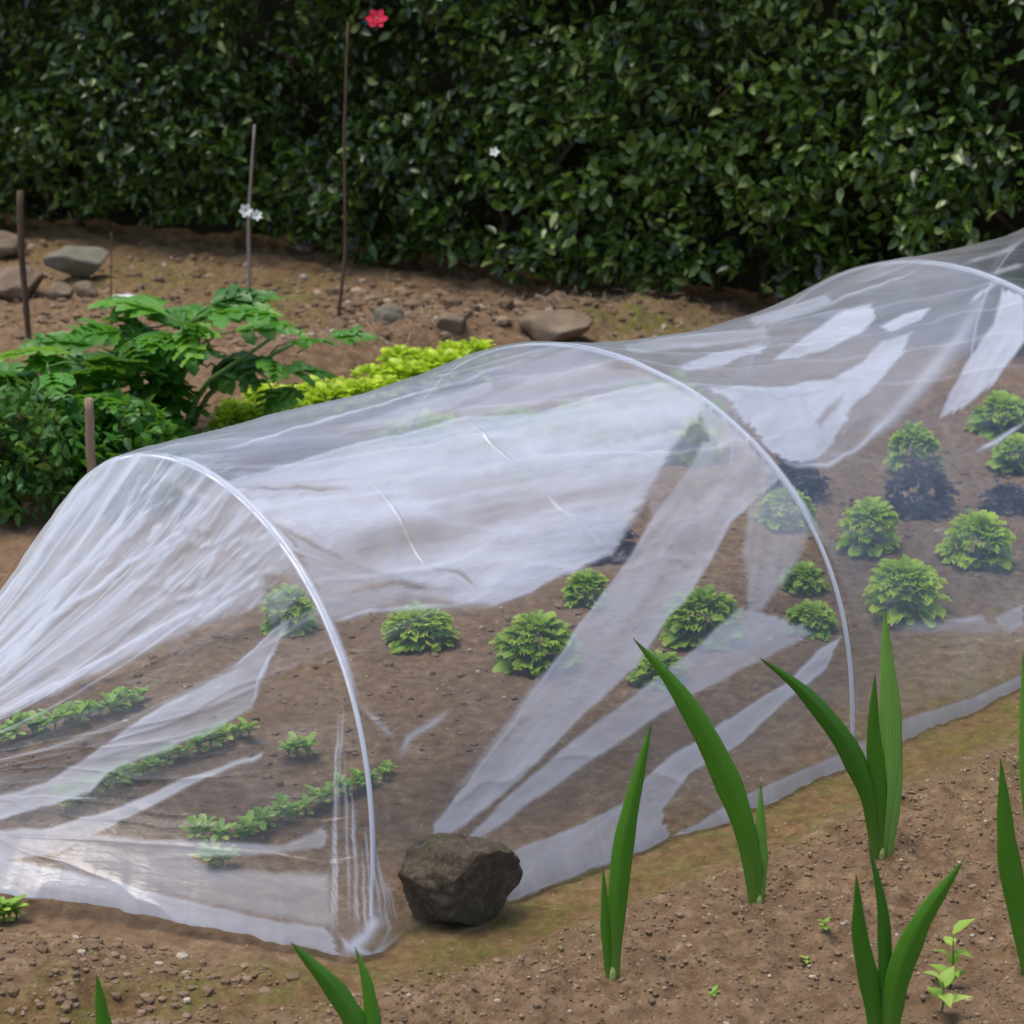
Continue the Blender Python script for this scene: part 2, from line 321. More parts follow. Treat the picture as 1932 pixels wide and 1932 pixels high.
# loose clods and pebbles (stuff)
def rock_unit(seed, sub=2, rough=.35, fr=1.6):
    import bmesh
    bm = bmesh.new(); bmesh.ops.create_icosphere(bm, subdivisions=sub, radius=1); V = np.array([v.co[:] for v in bm.verts]); F = np.array([[v.index for v in f.verts] for f in bm.faces]); bm.free()
    V *= (1 + rough * 2 * fbm(V[:, 0] * fr + 10 + seed, V[:, 1] * fr + 7, 4, seed, z=V[:, 2] * fr + 3))[:, None]
    return V, F
units = [rock_unit(i, 1, .55) for i in range(8)]
mb = MB()
def scatter_clods(n, poly, smin, smax, pale=.0):
    P = np.array([G(*p)[:2] for p in poly]); lo, hi = P.min(0), P.max(0); c = 0
    Q = RNG.uniform(lo, hi, (n * 4, 2)); Q = Q[poly_sd(Q, P) > 0][:n]
    z = ground_h(Q[:, 0], Q[:, 1])
    for (x, y), zz in zip(Q, z):
        V, F = units[RNG.integers(8)]; s = smin * (smax / smin) ** (RNG.random() ** 2.2); a = RNG.uniform(0, 6.28); ca, sa = math.cos(a), math.sin(a)
        sx, sy, sz = s * RNG.uniform(.7, 1.3), s * RNG.uniform(.7, 1.3), s * RNG.uniform(.5, .9)
        v = V * [sx, sy, sz]; v = np.stack([v[:, 0] * ca - v[:, 1] * sa, v[:, 0] * sa + v[:, 1] * ca, v[:, 2]], 1) + [x, y, zz + sz * .25]
        r = RNG.random() ** 1.3 * .9 if RNG.random() > .05 + pale else RNG.uniform(.92, 1)
        mb.add(v, F, None, r)
scatter_clods(9000, [(0, 1990), (330, 1960), (960, 1800), (1300, 1690), (1932, 1430), (2150, 1400), (2150, 2000), (0, 2060)], .0010, .0050)
scatter_clods(900, [(-60, 1760), (250, 1775), (560, 1850), (300, 1990), (-60, 1990)], .0014, .009)
scatter_clods(1300, [(-60, 1600), (700, 1500), (1400, 1250), (1932, 1100), (1932, 800), (1100, 980), (200, 1180), (-60, 1300)], .0025, .010)
scatter_clods(700, [(620, 540), (900, 560), (1150, 580), (1100, 650), (800, 650), (640, 620)], .006, .032)
scatter_clods(2600, [(-100, 440), (700, 520), (1500, 600), (1400, 640), (900, 660), (400, 720), (-100, 700)], .003, .018, .04)
o = mb.build('soil_clods', M['clod'], None, False); tag(o, 'loose brown soil crumbs and small pale pebbles over the ground', 'soil clods', kind='stuff')

# ------------------------------------------------------------------ hedge
hb = np.array(HB); L = np.r_[0, np.cumsum(np.linalg.norm(np.diff(hb, axis=0), axis=1))]; HL = L[-1]
def hedge_pt(s, d, z):                      # s along (m), d depth behind the front face
    p = np.stack([np.interp(s, L, hb[:, 0]), np.interp(s, L, hb[:, 1])], -1)
    e = hb[-1] - hb[0]; e /= np.linalg.norm(e); nrm = np.array([-e[1], e[0]])
    return np.concatenate([p + nrm * np.asarray(d)[..., None], np.asarray(z)[..., None]], -1), nrm
HT = 1.38
hedge = empty('hedge', (0, 0, 0)); tag(hedge, 'long dense clipped hedge of dark glossy leaves across the back of the garden', 'hedge')
def leaf_card(nl=3):
    # pointed oval leaf, folded along the midrib, 4 stations: returns (V,F) length 1 along +x, width along y, up z
    xs_ = np.array([0, .18, .45, .75, 1.]); wd = np.array([.02, .30, .40, .26, .0]) * .62
    V = []; 
    for x, w in zip(xs_, wd): V += [(x, -w, w * .35 - .18 * x * x), (x, 0, -.18 * x * x), (x, w, w * .35 - .18 * x * x)]
    F = []
    for i in range(4):
        a = i * 3; F += [(a, a + 3, a + 4, a + 1), (a + 1, a + 4, a + 5, a + 2)]
    return np.array(V), np.array(F)
LV, LF = leaf_card()
def scatter_leaves(P, D, UP, size, rnd, V0=LV, F0=LF):
    # vectorised leaves: P positions, D pointing directions, UP normals
    D = D / np.linalg.norm(D, axis=1)[:, None]; Sd = np.cross(UP, D); Sd /= np.linalg.norm(Sd, axis=1)[:, None] + 1e-9; Un = np.cross(D, Sd)
    V = P[:, None] + size[:, None, None] * (V0[None, :, 0:1] * D[:, None] + V0[None, :, 1:2] * Sd[:, None] + V0[None, :, 2:3] * Un[:, None])
    n, k = len(P), len(V0); F = (F0[None] + (np.arange(n) * k)[:, None, None]).reshape(-1, F0.shape[1])
    return V.reshape(-1, 3), F, np.repeat(rnd, k)
nl = 60000
s = RNG.uniform(0, HL, nl); z = RNG.uniform(0.0, HT, nl)
bulge = .16 * fbm(s * 1.6, z * 1.9, 3, 41) + .16 * fbm(s * 5.5, z * 5.5, 3, 42)
botz = .015 + .10 * np.clip(vnoise(s * 3.2, s * 0 + 2.2, None, 44), 0, 1) ** 1.2
depth = RNG.random(nl) ** 1.8 * .26 + bulge * 1.3 - .02
depth += .34 * np.clip(1 - (z - botz) / .30, 0, 1) ** 2 * .35
keep = (z > botz) & (vnoise(s * 9, z * 9, depth * 6, 47) > .34)
s, z, depth = s[keep], z[keep], depth[keep]
P, nr = hedge_pt(s, depth, z); n_ = len(s)
out3 = np.array([-nr[0], -nr[1], 0])
D = out3[None] * RNG.uniform(.2, 1.2, (n_, 1)) + RNG.normal(size=(n_, 3)) * .85 + np.array([0, 0, -.1])
UP = out3[None] * .55 + np.array([0, 0, .7]) + RNG.normal(size=(n_, 3)) * .8
clump = vnoise(s * 2.1, z * 2.1, None, 51)
rnd = np.clip(RNG.normal(.50, .27, n_) + (clump - .5) * .6, 0, .98); rnd[RNG.random(n_) < .02] = 1
V, F, R = scatter_leaves(P, D, UP, RNG.uniform(.024, .048, n_) * (1 + .18 * (s / HL)), rnd)
# top and end leaves
m2 = 9000; s2 = RNG.uniform(0, HL, m2); d2 = RNG.uniform(0, .9, m2); P2_, _ = hedge_pt(s2, d2, HT + .05 * RNG.normal(size=m2) + .1 * fbm(s2 * 3, d2 * 3, 3, 4))
V2, F2, R2 = scatter_leaves(P2_, RNG.normal(size=(m2, 3)) + [0, 0, .4], np.array([0, 0, 1.]) + RNG.normal(size=(m2, 3)) * .4, RNG.uniform(.04, .065, m2), RNG.random(m2) * .9)
mesh_obj('foliage', np.vstack([V, V2]), np.vstack([F, F2 + len(V)]), M['hedge'], hedge, True, None, {'rnd': np.r_[R, R2]})
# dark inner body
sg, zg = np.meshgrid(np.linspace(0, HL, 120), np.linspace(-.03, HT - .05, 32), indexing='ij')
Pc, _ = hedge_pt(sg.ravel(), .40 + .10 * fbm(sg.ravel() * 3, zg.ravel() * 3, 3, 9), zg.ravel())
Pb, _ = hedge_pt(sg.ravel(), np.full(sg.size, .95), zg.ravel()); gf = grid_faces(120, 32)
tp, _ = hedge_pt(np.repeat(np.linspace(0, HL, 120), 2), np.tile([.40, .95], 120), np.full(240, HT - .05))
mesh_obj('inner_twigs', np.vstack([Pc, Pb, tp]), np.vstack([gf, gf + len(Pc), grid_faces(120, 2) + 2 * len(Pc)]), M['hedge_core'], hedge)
mb = MB()
for i in range(26):
    s0 = RNG.uniform(.1, HL - .1); d0 = RNG.uniform(.25, .5); b, _ = hedge_pt(np.array([s0]), np.array([d0]), np.array([-.02])); b = b[0]
    pts = [b + [0, 0, k * .1] + np.r_[RNG.normal(size=2) * .012 * k, 0] for k in range(8)]
    v_, f_, u_ = tube(pts, np.linspace(.014, .006, 8), 6, .3, i); mb = MB(); mb.add(v_, f_, u_); mb.build('trunk', M['twig'], hedge)
# long shoots crossing the hedge face
mb = MB()
for a, b in (((795, 180), (700, 300)), ((1000, 190), (1005, 300)), ((540, 105), (560, 150))):
    p0, p1 = at_depth(*a, 7.55), at_depth(*b, 7.6); v_, f_, u_ = tube([p0 * (1 - t) + p1 * t + [0, 0, .01 * math.sin(t * 3)] for t in np.linspace(0, 1, 6)], .003, 6); mb = MB(); mb.add(v_, f_, u_); mb.build('shoot', M['twig'], hedge)

def hedge_face(u, v):
    best = None
    for y in np.linspace(6.5, 10, 141):
        p = at_depth(u, v, y); f = hedge_pt(np.array([np.interp(p[0], hb[:, 0], L)]), np.array([0.]), np.array([p[2]]))[0][0]
        if p[1] >= f[1] - .06: return p
    return p
def flower(name, loc, r, matk, label, n=6, cat='flower', tilt=(.9, 0, 0)):
    e = empty(name, loc); e.rotation_euler = tilt; tag(e, label, cat)
    mb = MB()
    for ring in range(2):
        for k in range(n):
            a = k / n * 6.283 + ring * .5; rr = r * (1 - .35 * ring)
            g = np.linspace(0, 1, 5); w = np.array([.15, .55, .75, .6, .15]) * rr * .75
            V = []
            for q, ww in zip(g, w):
                zc = (.25 + .5 * ring) * rr * q * q - .0 * q
                for sgn in (-1, 0, 1): V.append((q * rr, sgn * ww * .6, zc + abs(sgn) * .12 * rr))
            V = np.array(V); V = np.stack([V[:, 0] * math.cos(a) - V[:, 1] * math.sin(a), V[:, 0] * math.sin(a) + V[:, 1] * math.cos(a), V[:, 2]], 1)
            mb.add(V, grid_faces(5, 3))
    mb.build('petals', M[matk], e)
    V, F = rock_unit(3, 1, .2); mesh_obj('flower_centre', V * r * .16 + [0, 0, r * .2], F, M['wood_pale'], e)
    return e
flower('red_flower', hedge_face(712, 36) + [0, -.03, 0], .034, 'petal_red', 'red flower open near the top of the dark hedge')
flower('white_flower', hedge_face(933, 284) + [0, -.04, 0], .016, 'petal_white', 'tiny white flower on the face of the hedge', 5)

# ------------------------------------------------------------------ stakes
def stake(name, pts, r0, r1, mk, label, cat='stake', bumpy=.3, group=None):
    base = GG(*pts[-1]); y = base[1]
    P = [at_depth(u, v, y - .0) for u, v in pts]; P[-1] = base + [0, 0, -.05]; P = P[::-1]
    Pf = along(P, np.linspace(0, 1, 14)) + np.r_[0, 0, 0]
    Pf[:, 0] += (RNG.random(14) - .5) * r0 * .25
    e = empty(name, base); v_, f_, u_ = tube(Pf - base, np.linspace(r0 * .8, r1 * .8, 14), 9, bumpy, int(r0 * 9999))
    mb = MB(); mb.add(v_, f_, u_); o = mb.build('shaft', M[mk], e); tag(e, label, cat, group); return e, base
stake('wooden_stake', [(38, 360), (40, 470), (56, 660)], .010, .012, 'twig', 'thick dark weathered stake standing at the far left edge beside the rocks')
stake('wooden_stake', [(210, 438), (208, 565)], .0035, .0025, 'twig', 'very thin brown twig standing in the soil right of the big grey rock')
stk2, sb2 = stake('wooden_stake', [(481, 235), (474, 330), (470, 400), (468, 606)], .0085, .004, 'twig_grey', 'slim upright stake with a white flower on it, in front of the hedge')
stake('wooden_stake', [(657, 42), (650, 250), (652, 480), (632, 614)], .0075, .004, 'twig', 'tallest thin stake rising in front of the hedge up to the red flower')
stake('wooden_stake', [(167, 752), (176, 985)], .013, .012, 'wood_pale', 'short pale sawn stake among the dark leaves behind the front hoop')
stake('wooden_stake', [(226, 622), (245, 700), (285, 850)], .011, .010, 'twig', 'dark leaning stake inside the lobed leafy plant')
flower('white_flower', at_depth(463, 398, sb2[1] - .03), .021, 'petal_white', 'white double flower tied to the slim upright stake', 6, tilt=(1.2, 0, .4))
flower('white_flower', at_depth(484, 407, sb2[1] - .02), .017, 'petal_white', 'smaller white flower just right of the one on the stake', 6, tilt=(1.0, .5, 0))

# ------------------------------------------------------------------ rocks
def rock(name, u0, u1, v0, v1, mk, label, seed, flat=None, rough=.35, sub=4, cat='rock', group=None, sink=.2, cut=None, depthf=.8):
    base = GG((u0 + u1) / 2, v1); dist = np.linalg.norm(base - cO); w = (u1 - u0) / FP * dist / 2; h = (v1 - v0) / FP * dist
    V, F = rock_unit(seed, sub, rough, 1.1)
    if cut:                                                    # chip planes for an angular stone
        rg = np.random.default_rng(seed)
        for k in range(cut):
            d = rg.normal(size=3); d /= np.linalg.norm(d); c = rg.uniform(.45, .8); e = V @ d - c; V = V - np.where(e > 0, e * .9, 0)[:, None] * d
    V /= np.abs(V).max(0); V *= [w, w * depthf, h / (2 - sink) ]; V[:, 2] += h / (2 - sink) * (1 - sink)
    V *= 1 + (.16 * fbm(V[:, 0] * 3.4 / w + 9, V[:, 1] * 3.4 / w + 9, 5, seed + 5, z=V[:, 2] * 3.4 / w))[:, None]
    o = mesh_obj(name, V, F, M[mk], None, True); o.location = base + [0, w * depthf * .8, 0]; tag(o, label, cat, group); return o
rock('rock', 78, 202, 470, 534, 'stone_grey', 'large angular grey-green rock behind the far left stake', 5, cut=9)
rock('rock', -55, 45, 440, 492, 'stone_tan', 'pale tan rock cut by the left edge below the hedge', 8, cut=5)
rock('rock', -30, 84, 478, 556, 'stone_tan', 'rounded tan rock with moss just left of the grey rock', 11, cut=4)
rock('rock', 84, 138, 538, 568, 'stone_tan', 'small brown stone, left one of the two below the grey rock', 14, cut=5)
rock('rock', 138, 190, 530, 563, 'stone_tan', 'small brown stone, right one of the two below the grey rock', 17, cut=5)
rock('rock', 206, 256, 556, 578, 'stone_white', 'small white stone at the top edge of the leafy plant', 19, cut=5)
rock('rock', 704, 764, 575, 630, 'stone_grey', 'small dark brown-grey lump of rock right of the tallest stake', 23)
rock('rock', 815, 885, 592, 632, 'stone_tan', 'pale brown stone half buried behind the middle hoop', 27, cut=4)
rock('rock', 960, 1120, 596, 655, 'stone_tan', 'wide flat stone behind the top of the middle hoop', 29, cut=5)
rock('rock', 555, 600, 468, 490, 'stone_tan', 'small stone lying close under the hedge between the two thin stakes', 33, cut=4)
ws = rock('weight_stone', 745, 985, 1592, 1760, 'weight', 'rough dark brown stone weighing down the corner of the plastic', 41, rough=.42, sub=6, cat='stone', cut=6, depthf=.75, sink=.25)

# dry leaves and straw (stuff)
mb = MB(); n_ = 2600
P = np.concatenate([along(ridge, RNG.random(1500)) + RNG.normal(size=(1500, 2)) * [.14, .10], np.array([G(RNG.uniform(-50, 1400), RNG.uniform(500, 640))[:2] for _ in range(1100)])])
P3 = np.c_[P, ground_h(P[:, 0], P[:, 1]) + RNG.uniform(.0, .03, n_)]
Dd = RNG.normal(size=(n_, 3)) * [1, .6, .3]; sz = RNG.uniform(.012, .05, n_)
Vs = np.array([(0, -.02, 0), (0, .02, 0), (.5, -.02, .06), (.5, .02, .06), (1, -.01, 0), (1, .01, 0)]); Fs = np.array([(0, 2, 3, 1), (2, 4, 5, 3)])
V, F, R = scatter_leaves(P3, Dd, np.array([[0, 0, 1.]]) + RNG.normal(size=(n_, 3)) * .4, sz, RNG.random(n_), Vs, Fs)
o = mesh_obj('dry_straw', V, F, M['straw'], None, False, None, {'rnd': R}); tag(o, 'dry straw and withered stems lying on the low soil ridge', 'straw', kind='stuff')

# ------------------------------------------------------------------ leafy plants
def leaf_grid(length, width, nx=7, ny=5, curl=.5, ruffle=.0, cup=.3, seed=0, prof=(.12, .55, .85, 1., .95, .7, .15), tipround=False):
    x = np.linspace(0, 1, nx); y = np.linspace(-1, 1, ny); X, Y = np.meshgrid(x, y, indexing='ij')
    w = np.interp(x, np.linspace(0, 1, len(prof)), prof)[:, None] * width
    a = curl * X; r = length
    px = r * np.sin(a) / max(curl, 1e-3) if curl > 1e-3 else r * X
    pz = -r * (1 - np.cos(a)) / max(curl, 1e-3) if curl > 1e-3 else 0 * X
    V = np.stack([px, Y * w, pz + cup * w * Y ** 2 + ruffle * np.abs(Y) * np.sin(X * 17 + seed + Y * 4) + ruffle * X * np.sin(Y * 9 + seed)], -1).reshape(-1, 3)
    return V, grid_faces(nx, ny), np.stack([X.ravel(), Y.ravel() * .5 + .5], 1)
def rot(V, yaw, pitch, roll=0):
    E_ = Matrix.Rotation(yaw, 3, 'Z') @ Matrix.Rotation(-pitch, 3, 'Y') @ Matrix.Rotation(roll, 3, 'X'); return V @ np.array(E_).T
def lettuce_mesh(parent, matk, r=.09, n=200, seed=0, tall=1.):
    rg = np.random.default_rng(seed); mb = MB(); Hh = r * .95 * tall; lm = rg.uniform(.85, 1.35); n = int(n / lm ** 1.6)
    for k in range(n):
        q = (k + .5) / n; el_ = math.asin(1 - q) if k else 1.5; yaw = k * 2.39996 + rg.normal() * .25          # spread over a dome
        Ls = r * lm * rg.uniform(.22, .48) * (1.25 if q > .8 else 1)
        V, F, U = leaf_grid(Ls, Ls * .31, 6, 5, .8, r * .05, .45, rg.uniform(0, 9), (.3, .6, .9, 1.05, 1.05, .9, .5))
        V = rot(V, yaw, el_ * .75 + .25 + rg.normal() * .2, rg.normal() * .35)
        rr = r * .62 * rg.uniform(.75, 1.05); V = V + np.array([math.cos(yaw) * math.cos(el_) * rr, math.sin(yaw) * math.cos(el_) * rr, .35 * r + (math.sin(el_) * .62 - .28 * (q > .8)) * Hh])
        V[:, 2] = np.maximum(V[:, 2], .004)
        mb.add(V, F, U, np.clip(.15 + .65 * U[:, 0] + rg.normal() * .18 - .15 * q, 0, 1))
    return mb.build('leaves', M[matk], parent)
def lettuce(name, u, v, r, matk, label, group, seed=0, tall=1., src=None):
    b = GG(u, v)
    e = empty(name, b, random.uniform(0, 6)); e.scale = (random.uniform(.88, 1.12), random.uniform(.85, 1.1), random.uniform(.85, 1.12)); e.rotation_euler[0] = random.uniform(-.14, .14); lettuce_mesh(e, matk, r, 100 if matk == 'lettuce_bright' and r < .065 else 210, seed, tall)
    st = MB(); v_, f_, u_ = tube([(0, 0, -.02), (0, 0, .015), (0, 0, .04)], [.009, .008, .006], 7); st.add(v_, f_, u_); st.build('stem', M['stem'], e)
    tag(e, label, 'lettuce', group); return e
GI = 'lettuces growing under the plastic tunnel'
for i, (u, v, w, mk, lab, tall) in enumerate([
    (790, 1215, 150, 'lettuce', 'green lettuce seen under the low edge of the milky plastic, nearest the front hoop', .8),
    (1010, 1250, 175, 'lettuce', 'green lettuce below the pointed tip of the milky plastic fold', 1.0),
    (1108, 1140, 100, 'lettuce', 'dark green lettuce half hidden behind the broad diagonal plastic band', 1.0),
    (1325, 1205, 145, 'lettuce', 'yellow-green lettuce between the plastic band and the foot of the middle hoop', 1.1),
    (1245, 1290, 105, 'lettuce', 'green lettuce behind the tip of the tall bent blade leaf', .8),
    (1482, 990, 120, 'lettuce', 'pale lettuce crossed by the middle hoop at mid height', 1.),
    (1515, 1110, 85, 'lettuce', 'small upright lettuce just left of the middle hoop', 1.),
    (1530, 1190, 105, 'lettuce', 'pale green lettuce beside the foot of the middle hoop', .8),
    (1640, 1025, 122, 'lettuce_bright', 'bright round lettuce right of the middle hoop, below the hanging plastic', 1.3),
    (1705, 1150, 150, 'lettuce_bright', 'bright lettuce behind the tip of the upright blade leaf', 1.),
    (1842, 1065, 155, 'lettuce_bright', 'wide bright lettuce near the right edge', .9),
    (1722, 880, 120, 'lettuce', 'blue-green lettuce standing behind the dark red one', 1.1),
    (1890, 815, 115, 'lettuce', 'blue-green lettuce farthest back near the right edge', 1.),
    (1925, 890, 110, 'lettuce', 'yellow-green lettuce cut by the right edge', .9),
    (1732, 965, 120, 'lettuce_red', 'dark red lettuce, largest of the red ones, above the bright round lettuces', 1.1),
    (1898, 960, 100, 'lettuce_red', 'dark red lettuce near the right edge', .8),
    (1500, 935, 130, 'lettuce_red', 'dark red lettuce in the shade under the lip of the hanging plastic', .8),
    (1120, 1040, 150, 'lettuce_red', 'dark red lettuce showing as a purple patch through the milky plastic', .9),
    (545, 1190, 100, 'lettuce', 'dark green lettuce right behind the front hoop', 1.5)]):
    dist = np.linalg.norm(GG(u, v) - cO); lettuce('lettuce', u, v, w / FP * dist / 2 * .98, mk, lab, GI, 60 + i, tall)
# bright outside row
row = along([(440, 818), (620, 780), (760, 736), (900, 694)], np.linspace(0, 1, 14)); first = None
for i, (u, v) in enumerate(row):
    b = GG(u, v + 8)
    if first is None:
        first = lettuce('lettuce', u, v + 8, .062, 'lettuce_bright', '', 'row of bright lettuces behind the tunnel', 5, .85); e = first
    else:
        e = copy_tree(first); e.location = b; e.rotation_euler[2] = i * 2.1; k = RNG.uniform(.85, 1.15); e.scale = (k, k, k * RNG.uniform(.8, 1.1))
    lab = 'bright yellow-green lettuce in the close row just behind the tunnel'
    if i == 0: lab = 'bright yellow-green lettuce at the near left end of the row behind the tunnel'
    e['label'] = lab; e['category'] = 'lettuce'; e['group'] = 'row of bright lettuces behind the tunnel'
# second line of the same row
row2 = along([(445, 792), (600, 755), (740, 712), (850, 684)], np.linspace(0, 1, 9))
for i, (u, v) in enumerate(row2):
    e = copy_tree(first); e.location = GG(u, v + 6); e.rotation_euler[2] = i * 1.7 + 1; k = RNG.uniform(.75, 1.0); e.scale = (k, k, k)
    e['label'] = 'small bright lettuce in the far line of the row behind the tunnel'; e['group'] = 'far line of bright lettuces behind the tunnel'

for i, (u, v, lab) in enumerate([(800, 850, 'green lettuce blurred behind the milky plastic, leftmost of the row beyond the far wall'), (960, 840, 'green lettuce blurred behind the milky plastic, second from left beyond the far wall'), (1110, 830, 'green lettuce blurred behind the milky plastic, third from left beyond the far wall'), (1250, 815, 'green lettuce blurred behind the milky plastic, close to the middle hoop')]):
    lettuce('lettuce', u, v + 40, .12, 'lettuce', lab, 'lettuces beyond the far wall of the tunnel', 90 + i, .8)
# seedling rows
def seedling(name, b, label, group, seed=0, r=.022):
    rg = np.random.default_rng(seed); e = empty(name, b); mb = MB()
    for k in range(12):
        V, F, U = leaf_grid(r * rg.uniform(.6, 1.3), r * .24, 5, 3, .8, 0, .3, 0, (.2, .8, 1, .6)); V = rot(V, k * 2.4, rg.uniform(.3, 1.4)); V[:, 2] += .004 + rg.uniform(0, .016)
        mb.add(V, F, U, rg.random())
    mb.build('leaves', M['seedling'], e); st = MB(); v_, f_, u_ = tube([(0, 0, -.008), (0, 0, .01), (.002, 0, .022)], [.0015, .0013, .001], 5); st.add(v_, f_, u_); st.build('stem', M['stem'], e)
    tag(e, label, 'seedling', group); return e
sd0 = [seedling('seedling', GG(-500, 1300), '', 'x', k) for k in range(4)]; used = [False] * 4
def seed_row(pl, n, label, group, jit=10, sc=1.):
    for i, (u, v) in enumerate(along(pl, np.linspace(0, 1, n))):
        k = RNG.integers(4)
        if used[k]: e = copy_tree(sd0[k])
        else: e = sd0[k]; used[k] = True
        e.location = GG(u + RNG.normal() * jit * .6, v + RNG.normal() * jit * .5); e.rotation_euler[2] = RNG.uniform(0, 6); s_ = sc * RNG.uniform(.75, 1.35); e.scale = (s_,) * 3
        e['label'] = label; e['group'] = group
seed_row([(-60, 1428), (60, 1392), (160, 1368), (270, 1325)], 21, 'small green seedling in the farthest row under the front end of the plastic', 'far seedling row', 10)
seed_row([(120, 1535), (200, 1495), (330, 1446), (430, 1400), (470, 1385)], 25, 'small green seedling in the middle row under the front end of the plastic', 'middle seedling row', 7)
seed_row([(370, 1592), (440, 1592), (520, 1556), (600, 1530), (680, 1492), (745, 1462)], 21, 'small green seedling in the nearest row left of the front hoop', 'near seedling row', 8, .95)
seed_row([(395, 1645), (430, 1632)], 4, 'tiny seedling standing alone below the nearest row', 'lone seedlings', 6)
seed_row([(545, 1440), (575, 1430)], 3, 'pale seedling standing between the middle and nearest rows', 'stray seedlings', 4)
seed_row([(-20, 1745), (30, 1735)], 6, 'small bright weed at the plastic hem in the left corner', 'weeds at the hem', 6)

def lobed_leaf(L_, seed=0, pairs=5):
    rg = np.random.default_rng(seed); mb_V = []; mb_F = []; mb_U = []; n = 0
    def addp(V, F, U):
        nonlocal n; mb_V.append(V); mb_F.append(F + n); mb_U.append(U); n += len(V)
    V, F, U = leaf_grid(L_, L_ * .09, 10, 3, .7, 0, .4, 0, (.5, 1.2, 1.6, 1.6, 1.2, .1)); addp(V, F, U)
    for i in range(pairs):
        q = .12 + .75 * i / (pairs - 1); a = .7 * q; c = np.array([L_ * math.sin(a) / .7, 0, -L_ * (1 - math.cos(a)) / .7]); ll = L_ * (.50 - .25 * abs(q - .35) - .18 * q) * rg.uniform(.85, 1.1)
        for sg_ in (-1, 1):
            V, F, U = leaf_grid(ll, ll * .26, 7, 3, .5, 0, .3, 0, (.75, 1.0, .7, 1.05, .75, .9, .05)); V = rot(V, sg_ * (1.05 - .45 * q + rg.normal() * .08), -.05 + rg.normal() * .1) + c; addp(V, F, U)
    return np.concatenate(mb_V), np.concatenate(mb_F), np.concatenate(mb_U)
def lobed_plant(name, u, v, heads, label, seed, Lf=.17):
    rg = np.random.default_rng(seed); b = GG(u, v); e = empty(name, b); leaves = MB(); stems = MB()
    for (hu, hv, nn, sz) in heads:
        top = at_depth(hu, hv, b[1] + rg.uniform(-.12, .12)) - b
        pts = along([(0, 0, -.02), top * [.35, .5, .5] + [0, 0, .03], top], np.linspace(0, 1, 8)); v_, f_, u_ = tube(pts, np.linspace(.008, .004, 8), 6); stems.add(v_, f_, u_)
        for k in range(nn):
            yaw = k * 2.4 + rg.normal() * .3; pl = rg.uniform(.03, .10); pit = rg.uniform(-.1, .8)
            d = np.array([math.cos(yaw) * math.cos(pit), math.sin(yaw) * math.cos(pit), math.sin(pit)]); o_ = top + [0, 0, -rg.uniform(0, .12)]; o2 = o_ + d * pl
            v_, f_, u_ = tube([o_, (o_ + o2) / 2 + [0, 0, .008], o2], .0022, 5); stems.add(v_, f_, u_)
            V, F, U = lobed_leaf(Lf * sz * rg.uniform(.7, 1.15), rg.integers(999)); V = rot(V, yaw, pit * .4 + .1, rg.normal() * .3) + o2
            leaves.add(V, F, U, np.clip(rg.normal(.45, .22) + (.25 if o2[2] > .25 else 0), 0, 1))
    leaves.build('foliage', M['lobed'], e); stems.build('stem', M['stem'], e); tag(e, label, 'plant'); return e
lobed_plant('leafy_plant', 320, 860, [(350, 590, 13, 1.1), (250, 620, 8, 1.0), (385, 618, 8, 1.1), (510, 640, 4, .9), (215, 700, 12, 1.1), (180, 740, 10, 1), (200, 775, 8, .9), (190, 820, 8, .8), (560, 645, 3, .9)], 'tall dark green plant with deeply lobed leaves, right of the pale stake', 1)
lobed_plant('leafy_plant', 120, 905, [(90, 690, 10, 1.), (170, 700, 9, 1.), (40, 740, 9, .95), (120, 780, 11, 1.), (210, 800, 9, .9), (150, 850, 8, .8)], 'lower lobed-leaf plant on the left around the short pale stake', 2)
# small leaved bush bottom-left behind the film
def bush(name, u, v, w, h, label, seed, n=900, mk='bushleaf', ls=.028):
    rg = np.random.default_rng(seed); b = GG(u, v); d = np.linalg.norm(b - cO) / FP; e = empty(name, b)
    P = rg.normal(size=(n, 3)); P /= np.linalg.norm(P, axis=1)[:, None]; P *= (rg.random(n) ** .45)[:, None]; P = P * [w * d / 2, w * d / 2 * .7, h * d / 2] + [0, 0, h * d / 2]
    P += .03 * np.stack([fbm(P[:, 0] * 15, P[:, 2] * 15, 2, k) for k in range(3)], 1) * 2; P[:, 2] = np.maximum(P[:, 2], .01)
    V, F, R = scatter_leaves(P, rg.normal(size=(n, 3)) + [0, 0, .2], np.array([0, 0, 1.]) + rg.normal(size=(n, 3)) * .5, rg.uniform(.7, 1.3, n) * ls, np.clip(rg.normal(.5, .25, n), 0, 1))
    mesh_obj('foliage', V, F, M[mk], e, True, None, {'rnd': R}); st = MB()
    for k in range(9):
        t = P[rg.integers(n)]; v_, f_, u_ = tube(along([(0, 0, -.02), t * .4 + [0, 0, .03], t], np.linspace(0, 1, 6)), np.linspace(.004, .0015, 6), 5); st.add(v_, f_, u_)
    st.build('stem', M['twig'], e); tag(e, label, 'bush'); return e
bush('bush', 20, 985, 260, 260, 'mid green small-leaved bush with reddish stems at the left edge behind the plastic', 3, 1300)
bush('bush', -110, 900, 240, 230, 'dense green bush mostly beyond the left edge', 4, 900)
bush('bush', 210, 950, 300, 190, 'low dark leafy bush under the lobed plants behind the front hoop', 5, 1500, 'lobed', .036)

